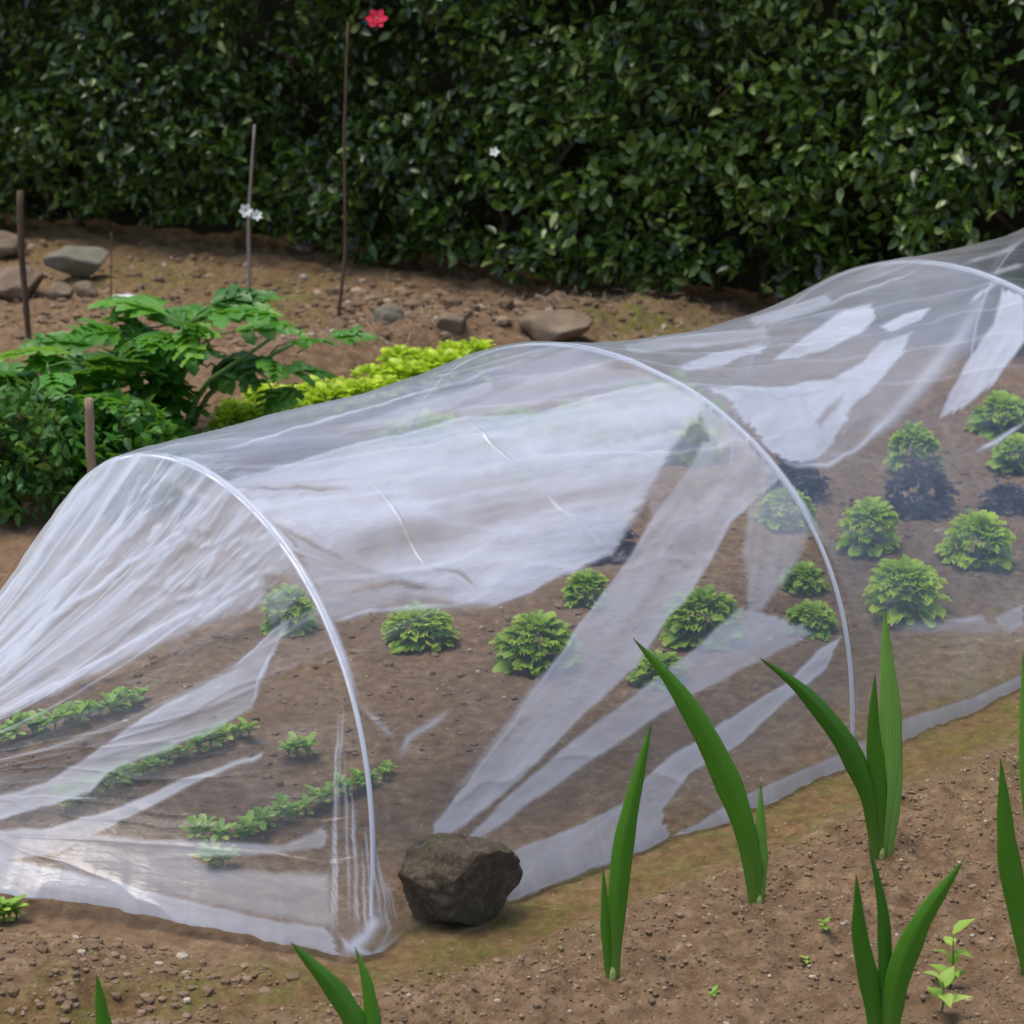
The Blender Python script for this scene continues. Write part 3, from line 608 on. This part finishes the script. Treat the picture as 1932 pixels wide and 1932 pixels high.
# ------------------------------------------------------------------ blade plants in the front bed
def blade(C, w, face=0., rnd=.4, prof=((0, .55), (.2, .76), (.42, 1.), (.58, .92), (.74, .68), (.87, .38), (.95, .17), (1, .01)), nseg=34, fold=.45):
    t = np.linspace(0, 1, nseg)[:, None]
    k = np.array([.0, .25, .5, .25]); C = along(C, t[:, 0]); C = C + (np.sin(t * 9 + rnd * 30) * w * .05 * t) * np.array([[1., .5, 0]])
    for _ in range(10): C[1:-1] = (C[:-2] + 2 * C[1:-1] + C[2:]) / 4
    T = np.gradient(C, axis=0); T /= np.linalg.norm(T, axis=1)[:, None]
    side = np.cross(T, np.array([[math.sin(face), math.cos(face), 0]])); side /= np.linalg.norm(side, axis=1)[:, None]; nrm = np.cross(side, T)
    ww = np.interp(t[:, 0], [a for a, _ in prof], [b for _, b in prof])[:, None] * w / 2
    ww = ww * (1 + .04 * np.sin(t * 23 + rnd * 20))
    q = np.array([-1, -.66, -.33, 0, .33, .66, 1]); m_ = len(q); V = C[:, None] + q[None, :, None] * (ww * side)[:, None] + (np.abs(q)[None, :, None] * fold * (ww * nrm)[:, None])
    th = .0006; Vb = V - nrm[:, None] * th
    V = V.reshape(-1, 3); U = np.stack(np.broadcast_arrays(t, (q * .5 + .5)[None]), -1).reshape(-1, 2); F = grid_faces(nseg, m_)
    Fb = F[:, ::-1] + len(V); Vb = Vb.reshape(-1, 3)
    e = []
    for i in range(nseg - 1):
        for c_, s_ in ((0, 1), (m_ - 1, -1)):
            a, b_ = i * m_ + c_, (i + 1) * m_ + c_; f_ = [a, a + len(V), b_ + len(V), b_]; e.append(f_ if s_ > 0 else f_[::-1])
    return np.vstack([V, Vb]), np.vstack([F, Fb, np.array(e)]), np.vstack([U, U])
def blade_plant(u, v, leaves, label):
    b = GG(u, v); e = empty('iris_plant', b); px = np.linalg.norm(b - cO) / FP
    for (pts, w, dy, face, r) in leaves:
        n_ = len(pts); C = np.array([at_depth(p[0], p[1], b[1] + dy * (i / (n_ - 1)) ** 1.5) - b for i, p in enumerate(pts)]); C[0, 2] = -.012
        V, F, U = blade(C, w * px * .80, face, r)
        mb = MB(); mb.add(V, F, U, r); mb.build('leaf', M['blade'], e)
    V, F, U = tube([(0, .002, -.02), (0, .002, .005), (0, .002, .016)], [.0045, .0055, .0025], 8); mb = MB(); mb.add(V, F, U); mb.build('sheath', M['sheath'], e)
    tag(e, label, 'iris plant', 'iris plants in the front bed'); return e
blade_plant(1156, 1835, [([(1156, 1835), (1160, 1740), (1175, 1600), (1202, 1470), (1228, 1360)], 50, .02, .1, .4), ([(1150, 1835), (1142, 1740), (1138, 1632)], 22, 0, -.2, .45)], 'single upright blade plant nearest the dark stone, with one short side leaf')
blade_plant(1432, 1710, [([(1430, 1710), (1420, 1600), (1385, 1495), (1330, 1385), (1270, 1285), (1196, 1203)], 62, -.03, -.2, .5), ([(1434, 1710), (1436, 1600), (1434, 1476)], 30, .01, .2, .8), ([(1432, 1710), (1428, 1640), (1412, 1550)], 34, 0, .1, .55)], 'blade plant whose long leaf bends far to the left over the plastic')
blade_plant(1664, 1612, [([(1660, 1612), (1648, 1510), (1600, 1400), (1520, 1305), (1430, 1240)], 52, -.03, -.3, .2), ([(1666, 1612), (1680, 1480), (1680, 1330), (1670, 1148)], 56, .03, .05, .95), ([(1664, 1612), (1660, 1500), (1650, 1400), (1650, 1270)], 42, 0, -.1, .35), ([(1676, 1612), (1692, 1500), (1703, 1392)], 24, .02, .2, .9)], 'tallest blade plant with a wide upright leaf and one bent left')
blade_plant(1668, 1975, [([(1672, 1975), (1690, 1850), (1740, 1735), (1818, 1620)], 58, -.02, .2, .4), ([(1664, 1975), (1645, 1860), (1622, 1760), (1614, 1648)], 48, 0, -.2, .2), ([(1668, 1975), (1672, 1850), (1668, 1720), (1638, 1592)], 34, .03, .1, .0)], 'dark three-leaved blade plant rising from the bottom edge at right')
blade_plant(1948, 1850, [([(1948, 1850), (1932, 1760), (1905, 1620), (1886, 1430)], 54, 0, -.1, .4), ([(1962, 1850), (1955, 1600), (1935, 1420), (1928, 1225)], 40, .05, .1, .6)], 'blade plant cut off by the right edge')
blade_plant(700, 2030, [([(700, 2030), (680, 1940), (625, 1860), (550, 1776)], 54, 0, -.3, .3), ([(706, 2030), (704, 1930), (690, 1850), (670, 1786)], 38, .02, .1, .45)], 'low two-leaved blade plant at the bottom edge in front of the plastic corner')
blade_plant(195, 2050, [([(197, 2050), (196, 1940), (180, 1836)], 40, 0, .1, .4)], 'single short blade poking up at the bottom left corner')
# little weeds
def weed(u, v, h, label, n=7, ls=.012, seed=0):
    rg = np.random.default_rng(seed); b = GG(u, v); px = np.linalg.norm(b - cO) / FP; e = empty('weed', b); mb = MB(); st = MB(); H_ = h * px
    v_, f_, u_ = tube([(0, 0, -.01), (.002, 0, H_ * .5), (0, 0, H_)], [.0016, .0012, .0008], 5); st.add(v_, f_, u_); st.build('stem', M['stem'], e)
    for k in range(n):
        V, F, U = leaf_grid(ls * rg.uniform(.8, 1.4), ls * .33, 5, 3, .6, 0, .3, 0, (.2, .9, 1, .5, .05)); V = rot(V, k * 2.4, rg.uniform(.2, 1.)); V[:, 2] += H_ * (k + 1) / n; mb.add(V, F, U, rg.random())
    mb.build('leaves', M['seedling'], e); tag(e, label, 'weed'); return e
weed(1792, 1872, 110, 'tall pale weed with small leaves right of the three-leaved blade plant', 9, .026, 1)
weed(1555, 1758, 20, 'tiny green weed in the bare soil between the blade plants', 6, .012, 2)
weed(1520, 1800, 10, 'tiny pale weed left of the tallest blade plant, low in the soil', 5, .010, 3)
weed(1775, 1930, 60, 'broad-leaved weed at the foot of the tall pale weed', 5, .03, 4)
weed(1345, 1872, 8, 'very small weed in the soil between the first two blade plants', 4, .010, 5)

# ------------------------------------------------------------------ hoops
A1 = np.array([-.193, 3.012, 0]); A2 = np.array([.558, 3.666, 0]); A3 = np.array([1.249, 4.446, 0])
HP = [(A1, 2.232, .510, .521, .807, .067), (A2, 2.349, .557, .556, .743, -.075), (A3, 2.353, .536, .545, .811, .026), (A3 + (A3 - A2) * 1.0 + [0, .05, 0], 2.35, .54, .55, .8, 0.)]
def hoop_pts(k, a):
    f, phi, w, H, ex, lean = HP[k]; e = np.array([math.cos(phi), math.sin(phi), 0]); ad = np.array([math.sin(phi), -math.cos(phi), 0])
    h = H * np.clip(np.sin(a), 0, 1) ** ex; return f + (w * (1 - np.cos(a)))[..., None] * e + h[..., None] * (np.array([0, 0, 1]) + lean * ad)
labs = ['white bent hoop nearest the camera, at the front end of the plastic', 'white bent hoop in the middle, its foot beside the blade plants', 'white bent hoop at the right edge in front of the hedge', 'white bent hoop beyond the right edge']
for k in range(4):
    a = np.linspace(0, np.pi, 90); P = hoop_pts(k, a); P = np.vstack([P[0] - [0, 0, .06], P, P[-1] - [0, 0, .06]])
    e = empty('hoop', HP[k][0]); V, F, U = tube(P - HP[k][0], .0038, 10); mb = MB(); mb.add(V, F, U); mb.build('rod', M['rod'], e); tag(e, labs[k], 'hoop', 'hoops holding up the plastic')

# ------------------------------------------------------------------ plastic film
NT = 440
tt = np.linspace(0, 1, NT) ** 1.45; ta = tt * np.pi
KP = np.array([*G(-300, 1545)[:2], .05])
def w_low(t): return np.clip(1 - t / .20, 0, 1) ** 2
def hem_at(pl, s):
    q = along(np.array([G(*p)[:2] for p in pl]), s); return q
arcs = [hoop_pts(k, ta) for k in range(4)]
cen = [HP[k][0] + HP[k][2] * np.array([math.cos(HP[k][1]), math.sin(HP[k][1]), 0]) + [0, 0, .12] for k in range(4)]
def off(arc, c, d): 
    v = arc - c; return arc + v / np.linalg.norm(v, axis=-1)[..., None] * d
arcs = [off(a, c, .007) for a, c in zip(arcs, cen)]
cols = []; uvs = []
# front end (cone): from far (r=1 at the tie point) to hoop 1
hemw = np.array([G(*p)[:2] for p in HEM_SIDE])
cornerP = np.array([*hemw[0], 0])
nr_ = 340
for r in np.linspace(1, 0, nr_)[:-1]:
    gather = .02 + .98 * (1 - r)
    line = arcs[0] * (1 - r) + (KP + (arcs[0] - cen[0]) * [.05, .05, .05]) * r
    hm = np.array([*hem_at(HEM_END, np.array([r]))[0], 0.]); jt = .030 * float(fbm(r * 22, 1.5, 4, 33)); f0 = line[0] * [1, 1, 0]
    P = line + (hm - f0)[None] * w_low(tt)[:, None]; P[:, 1] += jt * np.clip(1 - tt / .05, 0, 1) ** 2
    P[:, 2] -= .10 * 4 * r * (1 - r) * smooth(.02, .3, tt) * smooth(1.0, .5, tt) * .6        # the slack roof droops
    cols.append(P); uvs.append(np.stack([np.full(NT, -r * .9), tt], 1))
def side_hem(xw):                                                       # hem point for a foot position
    return xw
# distribute side hem: foot k <-> hem u
hem_s = [0.0, None, None, None]
Lh = np.r_[0, np.cumsum(np.linalg.norm(np.diff(hemw, axis=0), axis=1))]
def hem_param(foot):
    d = np.linalg.norm(along(hemw, np.linspace(0, 1, 2001)) - foot[:2], axis=1); return np.linspace(0, 1, 2001)[d.argmin()]
hem_s = [0.0, hem_param(A2) - .005, hem_param(A3), 1.0]
spans = [(0, 1, 560, .012, .0), (1, 2, 500, .055, .02), (2, 3, 160, .03, 0)]
for (i, j, ns, sag, belly) in spans:
    for q in np.linspace(0, 1, ns)[:-1]:
        line = arcs[i] * (1 - q) + arcs[j] * q; c = cen[i] * (1 - q) + cen[j] * q
        hm = np.array([*along(hemw, np.array([hem_s[i] * (1 - q) + hem_s[j] * q]))[0], 0.]); jt = .034 * float(fbm((i + q) * 17, 7.5, 5, 34)); f0 = line[0] * [1, 1, 0]
        sg_ = 4 * q * (1 - q); line = line - (line - c) / np.linalg.norm(line - c, axis=1)[:, None] * (sag * sg_ * smooth(0, .25, tt) * smooth(1, .8, tt))[:, None]
        P = line + (hm - f0)[None] * w_low(tt)[:, None]; P[:, 1] += jt * np.clip(1 - tt / .05, 0, 1) ** 2
        cols.append(P); uvs.append(np.stack([np.full(NT, i + q), tt], 1))
cols = np.array(cols); uvs = np.array(uvs); NS = len(cols)
# normals of the sheet
du = np.gradient(cols, axis=0); dv = np.gradient(cols, axis=1); nn = np.cross(dv, du); nn /= np.linalg.norm(nn, axis=-1)[..., None] + 1e-12
if nn[NS // 2, NT // 2, 2] < 0: nn = -nn
V = cols.reshape(-1, 3); NV = nn.reshape(-1, 3); UV = uvs.reshape(-1, 2); sU, tU = UV.T
px = proj(V); facing = ((cO - V) / np.linalg.norm(cO - V, axis=1)[:, None] * NV).sum(1)
near = smooth(-.05, .10, facing) * smooth(.97, .9, tU)
# --- whiteness of the film (milky doubled folds, painted sky reflections): 0 clear .. 1 milky
upper = smooth(.16, .34, tU)
haze_glare = .025 + .04 * fbm(sU * 6, tU * 9, 4, 3)
farw = smooth(.50, .62, tU)
haze_glare = haze_glare + .03 * upper
paint = []   # (kind, value, soft/width, points)
def PG(v, s, pts): paint.append(('p', v, s, pts))
def LN(v, w, pts): paint.append(('l', v, w, pts))
# span between front and middle hoop
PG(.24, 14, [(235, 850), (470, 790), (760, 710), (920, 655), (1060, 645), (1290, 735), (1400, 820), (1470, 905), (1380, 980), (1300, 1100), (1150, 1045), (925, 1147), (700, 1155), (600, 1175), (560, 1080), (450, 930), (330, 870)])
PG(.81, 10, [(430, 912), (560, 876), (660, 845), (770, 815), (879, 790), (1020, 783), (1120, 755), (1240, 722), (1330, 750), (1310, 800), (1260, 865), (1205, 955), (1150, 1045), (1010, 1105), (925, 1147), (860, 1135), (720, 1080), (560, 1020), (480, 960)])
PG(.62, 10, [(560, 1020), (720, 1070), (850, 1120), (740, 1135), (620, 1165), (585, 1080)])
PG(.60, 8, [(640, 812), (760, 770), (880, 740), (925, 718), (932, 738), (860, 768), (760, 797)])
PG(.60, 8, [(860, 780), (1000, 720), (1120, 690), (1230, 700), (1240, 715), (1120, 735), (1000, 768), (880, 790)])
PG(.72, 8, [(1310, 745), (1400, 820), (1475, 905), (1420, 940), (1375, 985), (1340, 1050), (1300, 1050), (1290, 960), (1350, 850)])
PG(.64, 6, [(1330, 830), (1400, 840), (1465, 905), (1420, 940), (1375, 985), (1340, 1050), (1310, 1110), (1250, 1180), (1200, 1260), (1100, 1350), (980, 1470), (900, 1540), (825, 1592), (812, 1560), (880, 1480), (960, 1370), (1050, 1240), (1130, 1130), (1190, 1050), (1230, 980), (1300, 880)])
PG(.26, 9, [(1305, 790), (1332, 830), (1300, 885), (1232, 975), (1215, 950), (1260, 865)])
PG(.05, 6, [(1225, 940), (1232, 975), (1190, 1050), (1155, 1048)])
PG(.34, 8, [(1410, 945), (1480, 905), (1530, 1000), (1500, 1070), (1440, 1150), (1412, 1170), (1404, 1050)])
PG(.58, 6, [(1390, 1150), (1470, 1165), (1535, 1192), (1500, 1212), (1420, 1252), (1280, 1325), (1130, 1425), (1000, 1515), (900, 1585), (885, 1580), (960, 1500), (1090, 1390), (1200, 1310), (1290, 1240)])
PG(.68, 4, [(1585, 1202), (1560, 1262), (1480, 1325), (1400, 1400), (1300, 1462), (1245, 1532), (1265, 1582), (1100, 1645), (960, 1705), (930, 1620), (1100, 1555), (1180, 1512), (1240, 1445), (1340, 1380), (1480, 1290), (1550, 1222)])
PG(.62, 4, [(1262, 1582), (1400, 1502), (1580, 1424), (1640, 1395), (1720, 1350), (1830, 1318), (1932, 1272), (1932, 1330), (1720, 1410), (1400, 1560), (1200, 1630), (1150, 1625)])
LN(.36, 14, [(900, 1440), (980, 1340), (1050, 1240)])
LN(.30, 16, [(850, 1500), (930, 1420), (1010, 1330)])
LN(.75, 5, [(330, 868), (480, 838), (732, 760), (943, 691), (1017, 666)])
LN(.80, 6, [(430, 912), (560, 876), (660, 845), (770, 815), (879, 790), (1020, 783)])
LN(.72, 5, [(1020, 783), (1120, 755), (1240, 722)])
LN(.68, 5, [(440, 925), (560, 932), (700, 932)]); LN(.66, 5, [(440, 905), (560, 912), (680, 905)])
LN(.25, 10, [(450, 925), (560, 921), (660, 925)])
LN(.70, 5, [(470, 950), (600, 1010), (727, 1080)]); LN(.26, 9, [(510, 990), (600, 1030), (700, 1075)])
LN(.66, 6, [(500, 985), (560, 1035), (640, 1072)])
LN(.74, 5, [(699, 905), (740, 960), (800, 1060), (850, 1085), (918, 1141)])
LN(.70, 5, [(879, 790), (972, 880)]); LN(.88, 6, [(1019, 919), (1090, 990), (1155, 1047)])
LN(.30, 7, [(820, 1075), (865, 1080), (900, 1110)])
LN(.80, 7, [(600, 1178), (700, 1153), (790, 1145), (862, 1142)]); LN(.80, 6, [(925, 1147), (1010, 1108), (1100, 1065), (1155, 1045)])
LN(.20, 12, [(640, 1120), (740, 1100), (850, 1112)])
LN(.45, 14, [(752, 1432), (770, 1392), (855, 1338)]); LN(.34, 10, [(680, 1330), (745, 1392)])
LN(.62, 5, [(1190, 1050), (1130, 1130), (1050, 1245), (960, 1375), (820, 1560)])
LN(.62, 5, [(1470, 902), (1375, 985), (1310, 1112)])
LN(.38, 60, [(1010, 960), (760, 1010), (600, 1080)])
# span between middle and right hoop; bright patches are sky reflections painted in
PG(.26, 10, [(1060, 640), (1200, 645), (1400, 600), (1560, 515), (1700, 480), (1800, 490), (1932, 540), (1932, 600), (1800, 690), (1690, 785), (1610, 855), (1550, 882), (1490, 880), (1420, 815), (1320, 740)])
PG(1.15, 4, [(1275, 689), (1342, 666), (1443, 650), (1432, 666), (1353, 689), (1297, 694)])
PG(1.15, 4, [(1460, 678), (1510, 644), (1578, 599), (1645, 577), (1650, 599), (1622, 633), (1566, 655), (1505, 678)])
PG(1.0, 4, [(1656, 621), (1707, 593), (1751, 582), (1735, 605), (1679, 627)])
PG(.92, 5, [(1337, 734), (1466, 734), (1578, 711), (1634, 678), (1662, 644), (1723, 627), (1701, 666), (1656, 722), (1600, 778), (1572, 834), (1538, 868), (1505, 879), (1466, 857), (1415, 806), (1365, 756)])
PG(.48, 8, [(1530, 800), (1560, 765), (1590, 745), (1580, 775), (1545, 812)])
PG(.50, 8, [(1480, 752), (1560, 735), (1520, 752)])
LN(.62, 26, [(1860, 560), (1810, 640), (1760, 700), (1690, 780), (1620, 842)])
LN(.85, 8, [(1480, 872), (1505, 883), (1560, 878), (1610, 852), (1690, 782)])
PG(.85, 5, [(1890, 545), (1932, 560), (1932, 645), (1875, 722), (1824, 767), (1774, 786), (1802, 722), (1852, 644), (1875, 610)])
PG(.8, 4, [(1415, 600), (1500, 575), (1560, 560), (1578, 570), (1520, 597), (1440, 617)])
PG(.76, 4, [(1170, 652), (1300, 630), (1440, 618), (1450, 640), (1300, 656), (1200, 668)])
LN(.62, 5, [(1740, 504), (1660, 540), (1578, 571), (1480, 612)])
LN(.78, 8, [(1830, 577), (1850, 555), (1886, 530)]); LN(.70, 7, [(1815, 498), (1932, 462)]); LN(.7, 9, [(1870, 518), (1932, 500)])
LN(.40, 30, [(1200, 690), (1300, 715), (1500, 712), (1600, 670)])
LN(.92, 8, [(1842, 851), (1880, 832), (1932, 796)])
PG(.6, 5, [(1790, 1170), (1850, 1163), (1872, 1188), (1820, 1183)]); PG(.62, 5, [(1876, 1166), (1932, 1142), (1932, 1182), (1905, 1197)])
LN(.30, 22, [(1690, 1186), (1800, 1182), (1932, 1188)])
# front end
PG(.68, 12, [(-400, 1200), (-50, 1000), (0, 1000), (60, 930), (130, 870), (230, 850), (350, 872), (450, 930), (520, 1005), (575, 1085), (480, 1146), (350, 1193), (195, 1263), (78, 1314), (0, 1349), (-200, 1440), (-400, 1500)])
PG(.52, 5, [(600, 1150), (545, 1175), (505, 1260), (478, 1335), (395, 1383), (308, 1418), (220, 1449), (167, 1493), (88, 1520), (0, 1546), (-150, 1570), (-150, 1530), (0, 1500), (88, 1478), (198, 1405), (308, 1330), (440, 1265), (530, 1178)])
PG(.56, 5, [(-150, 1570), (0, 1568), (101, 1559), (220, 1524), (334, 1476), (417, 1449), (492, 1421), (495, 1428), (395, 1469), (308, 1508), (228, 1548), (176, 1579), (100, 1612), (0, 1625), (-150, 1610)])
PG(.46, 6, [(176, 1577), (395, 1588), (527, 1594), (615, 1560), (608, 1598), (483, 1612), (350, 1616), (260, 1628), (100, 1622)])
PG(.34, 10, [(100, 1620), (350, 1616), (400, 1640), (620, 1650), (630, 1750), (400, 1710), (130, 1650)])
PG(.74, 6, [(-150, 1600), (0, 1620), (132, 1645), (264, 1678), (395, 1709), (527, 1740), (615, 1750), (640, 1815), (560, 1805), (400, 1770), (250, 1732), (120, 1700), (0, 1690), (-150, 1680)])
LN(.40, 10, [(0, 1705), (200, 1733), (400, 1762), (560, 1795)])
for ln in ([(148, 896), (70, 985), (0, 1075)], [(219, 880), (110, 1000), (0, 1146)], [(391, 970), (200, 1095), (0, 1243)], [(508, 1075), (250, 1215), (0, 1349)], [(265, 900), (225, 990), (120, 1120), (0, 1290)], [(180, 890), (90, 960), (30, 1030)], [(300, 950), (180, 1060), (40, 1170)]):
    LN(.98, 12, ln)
LN(.88, 14, [(230, 1225), (120, 1290), (0, 1352), (-100, 1400)]); LN(.62, 22, [(450, 1090), (300, 1150), (150, 1230), (0, 1310)])
LN(.34, 16, [(430, 985), (330, 1050), (200, 1120), (40, 1215)]); LN(.34, 14, [(210, 940), (110, 1050), (0, 1180)]); LN(.38, 8, [(330, 1000), (200, 1110), (90, 1180)])
PG(.22, 10, [(495, 1085), (560, 1080), (575, 1110), (520, 1180), (500, 1150)])
LN(.70, 4, [(540, 1176), (440, 1266)]); LN(.76, 5, [(515, 1230), (490, 1290), (478, 1336)]); LN(.66, 4, [(0, 1500), (180, 1503)])
LN(.70, 18, [(330, 905), (360, 935), (400, 945)])  # highlight painted on the film near the top of the front hoop
for k, (x0, x1, v0, v1, a) in enumerate([(636, 634, 1340, 1790, .6), (664, 676, 1480, 1780, .62), (683, 690, 1600, 1790, .6), (715, 735, 1640, 1770, .58), (728, 752, 1660, 1750, .5), (645, 640, 1300, 1560, .32), (632, 627, 1500, 1775, .55), (652, 660, 1420, 1760, .40), (672, 668, 1530, 1770, .34), (690, 702, 1560, 1770, .5), (708, 742, 1600, 1745, .45), (700, 722, 1600, 1760, .5)]):
    LN(a, 5, [(x0, v0), ((x0 + x1) / 2, (v0 + v1) / 2), (x1, v1)])
LN(.85, 22, [(650, 1800), (690, 1765), (712, 1720)]); LN(.8, 10, [(640, 1760), (655, 1785), (700, 1800), (750, 1765)]); LN(.62, 6, [(600, 1802), (660, 1812), (722, 1796), (770, 1752)]); LN(.5, 8, [(720, 1720), (735, 1750), (715, 1785)])
def ev_max(a): return np.linalg.eigvalsh(np.cov(a.T))[1]
hz = haze_glare.copy(); crease = np.zeros(len(V))
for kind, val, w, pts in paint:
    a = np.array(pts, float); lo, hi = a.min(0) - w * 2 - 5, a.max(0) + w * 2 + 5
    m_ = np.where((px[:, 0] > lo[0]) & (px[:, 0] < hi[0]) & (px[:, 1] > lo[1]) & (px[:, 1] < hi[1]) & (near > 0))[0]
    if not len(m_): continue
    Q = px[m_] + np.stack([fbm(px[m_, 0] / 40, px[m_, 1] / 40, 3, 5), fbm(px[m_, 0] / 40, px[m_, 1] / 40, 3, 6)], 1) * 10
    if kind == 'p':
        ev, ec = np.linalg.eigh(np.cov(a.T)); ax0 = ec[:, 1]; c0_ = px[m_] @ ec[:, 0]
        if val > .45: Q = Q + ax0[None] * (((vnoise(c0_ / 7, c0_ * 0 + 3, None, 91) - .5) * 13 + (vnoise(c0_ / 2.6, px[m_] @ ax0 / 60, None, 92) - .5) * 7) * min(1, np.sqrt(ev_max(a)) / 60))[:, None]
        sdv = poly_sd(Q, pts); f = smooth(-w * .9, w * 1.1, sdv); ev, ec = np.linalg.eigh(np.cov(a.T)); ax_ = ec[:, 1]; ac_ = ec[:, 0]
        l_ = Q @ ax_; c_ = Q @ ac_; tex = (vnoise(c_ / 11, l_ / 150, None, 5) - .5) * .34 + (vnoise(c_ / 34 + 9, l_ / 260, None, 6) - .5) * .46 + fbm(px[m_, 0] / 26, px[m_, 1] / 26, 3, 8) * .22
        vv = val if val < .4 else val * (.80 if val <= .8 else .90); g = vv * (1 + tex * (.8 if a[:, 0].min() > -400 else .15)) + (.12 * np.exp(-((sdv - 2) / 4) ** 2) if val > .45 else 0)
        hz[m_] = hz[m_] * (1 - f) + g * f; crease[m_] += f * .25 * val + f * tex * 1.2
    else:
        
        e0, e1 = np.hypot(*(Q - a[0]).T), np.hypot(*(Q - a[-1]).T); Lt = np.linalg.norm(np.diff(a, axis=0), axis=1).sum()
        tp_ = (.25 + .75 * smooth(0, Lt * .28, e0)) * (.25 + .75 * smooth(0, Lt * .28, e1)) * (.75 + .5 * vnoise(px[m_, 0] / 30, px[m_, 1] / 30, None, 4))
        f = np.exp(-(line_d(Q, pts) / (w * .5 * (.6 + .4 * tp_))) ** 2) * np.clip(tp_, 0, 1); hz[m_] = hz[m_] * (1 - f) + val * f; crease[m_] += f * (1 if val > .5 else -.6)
haze_glare = hz * near + (.06 + .05 * smooth(.95, .6, tU) + .04 * fbm(sU * 5, tU * 7, 3, 9)) * (1 - near)
for k in range(4):                                        # painted highlight along each rod, near side only, where the sheet is stretched
    haze_glare = np.maximum(haze_glare, (.97 * smooth(.62, .48, tU) * smooth(.14, .22, tU)) * np.exp(-((sU - k) / .0065) ** 2))
# fine stretched streaks
cone = sU < 0
st = vnoise(tU * 70 + 1.2 * fbm(sU * 3, tU * 4, 3, 1), sU * 2.2, None, 12); st2 = vnoise(tU * 26 + sU * 3, sU * 3 + tU * 8, None, 13)
haze_glare = haze_glare + np.clip(haze_glare * 1.6, 0, .8) * smooth(1., .8, haze_glare) * smooth(.04, .25, tU) * ((st - .5) * .50 * cone + (st2 - .5) * .22) 
rid = (1 - np.abs(2 * vnoise(tU * 46 + .8 * fbm(sU * 4, tU * 6, 3, 2), sU * 1.3, None, 15) - 1)) ** 9
rid2 = (1 - np.abs(2 * vnoise(tU * 17 + sU * 2.2 + 1.6 * fbm(sU * 3, tU * 5, 4, 2), sU * 1.1 - tU * 3, None, 19) - 1)) ** 12
haze_glare = haze_glare + near * (upper * cone * rid * .55 + (~cone) * rid2 * .22 * smooth(.05, .25, tU) * (.3 + .7 * upper))
crk = np.exp(-((sU + .10) / .14) ** 2) * smooth(.25, .33, tU) * smooth(.62, .52, tU)          # crumpled film beside the first hoop
crw = fbm(sU * 14, tU * 18, 3, 70) * 2.5
crn = vnoise(sU * 34 + crw, tU * 150 + crw * 2, None, 71) * .6 + vnoise(sU * 60 + crw, tU * 300, None, 72) * .4
haze_glare = haze_glare + near * crk * (smooth(.55, .75, crn) * .32 - .03)  # glints on the crumpled film, painted as white speckle
haze_glare = np.clip(haze_glare, .03, .93)
# real relief: folds stand off the sheet
amp = .003 + .003 * upper
rel = (st2 - .5) * amp * 1.6 + (st - .5) * .003 * cone * smooth(.05, .25, tU) + crease * .0018 * smooth(.10, .28, tU) + crk * (crn - .5) * .006 + rid2 * .002 + rid * cone * .0015 + .010 * fbm(sU * 4 + tU * 6, tU * 10 - sU * 3, 4, 61) * smooth(0, .2, tU)
hoopw = np.ones(len(V))
for k in (0, 1, 2, 3): hoopw *= 1 - .85 * np.exp(-((sU - k) / .03) ** 2)
V = V + NV * (rel * hoopw)[:, None]
gzv = ground_h(V[:, 0], V[:, 1]); V[:, 2] = np.maximum(V[:, 2], gzv + .004 + .004 * vnoise(sU * 40, tU * 60, None, 8))
cover = mesh_obj('plastic_cover', V, grid_faces(NS, NT), M['film'], None, True, UV, {'haze_glare': haze_glare})
tag(cover, 'long sheet of clear wrinkled plastic stretched over the white hoops as a low tunnel', 'plastic cover')
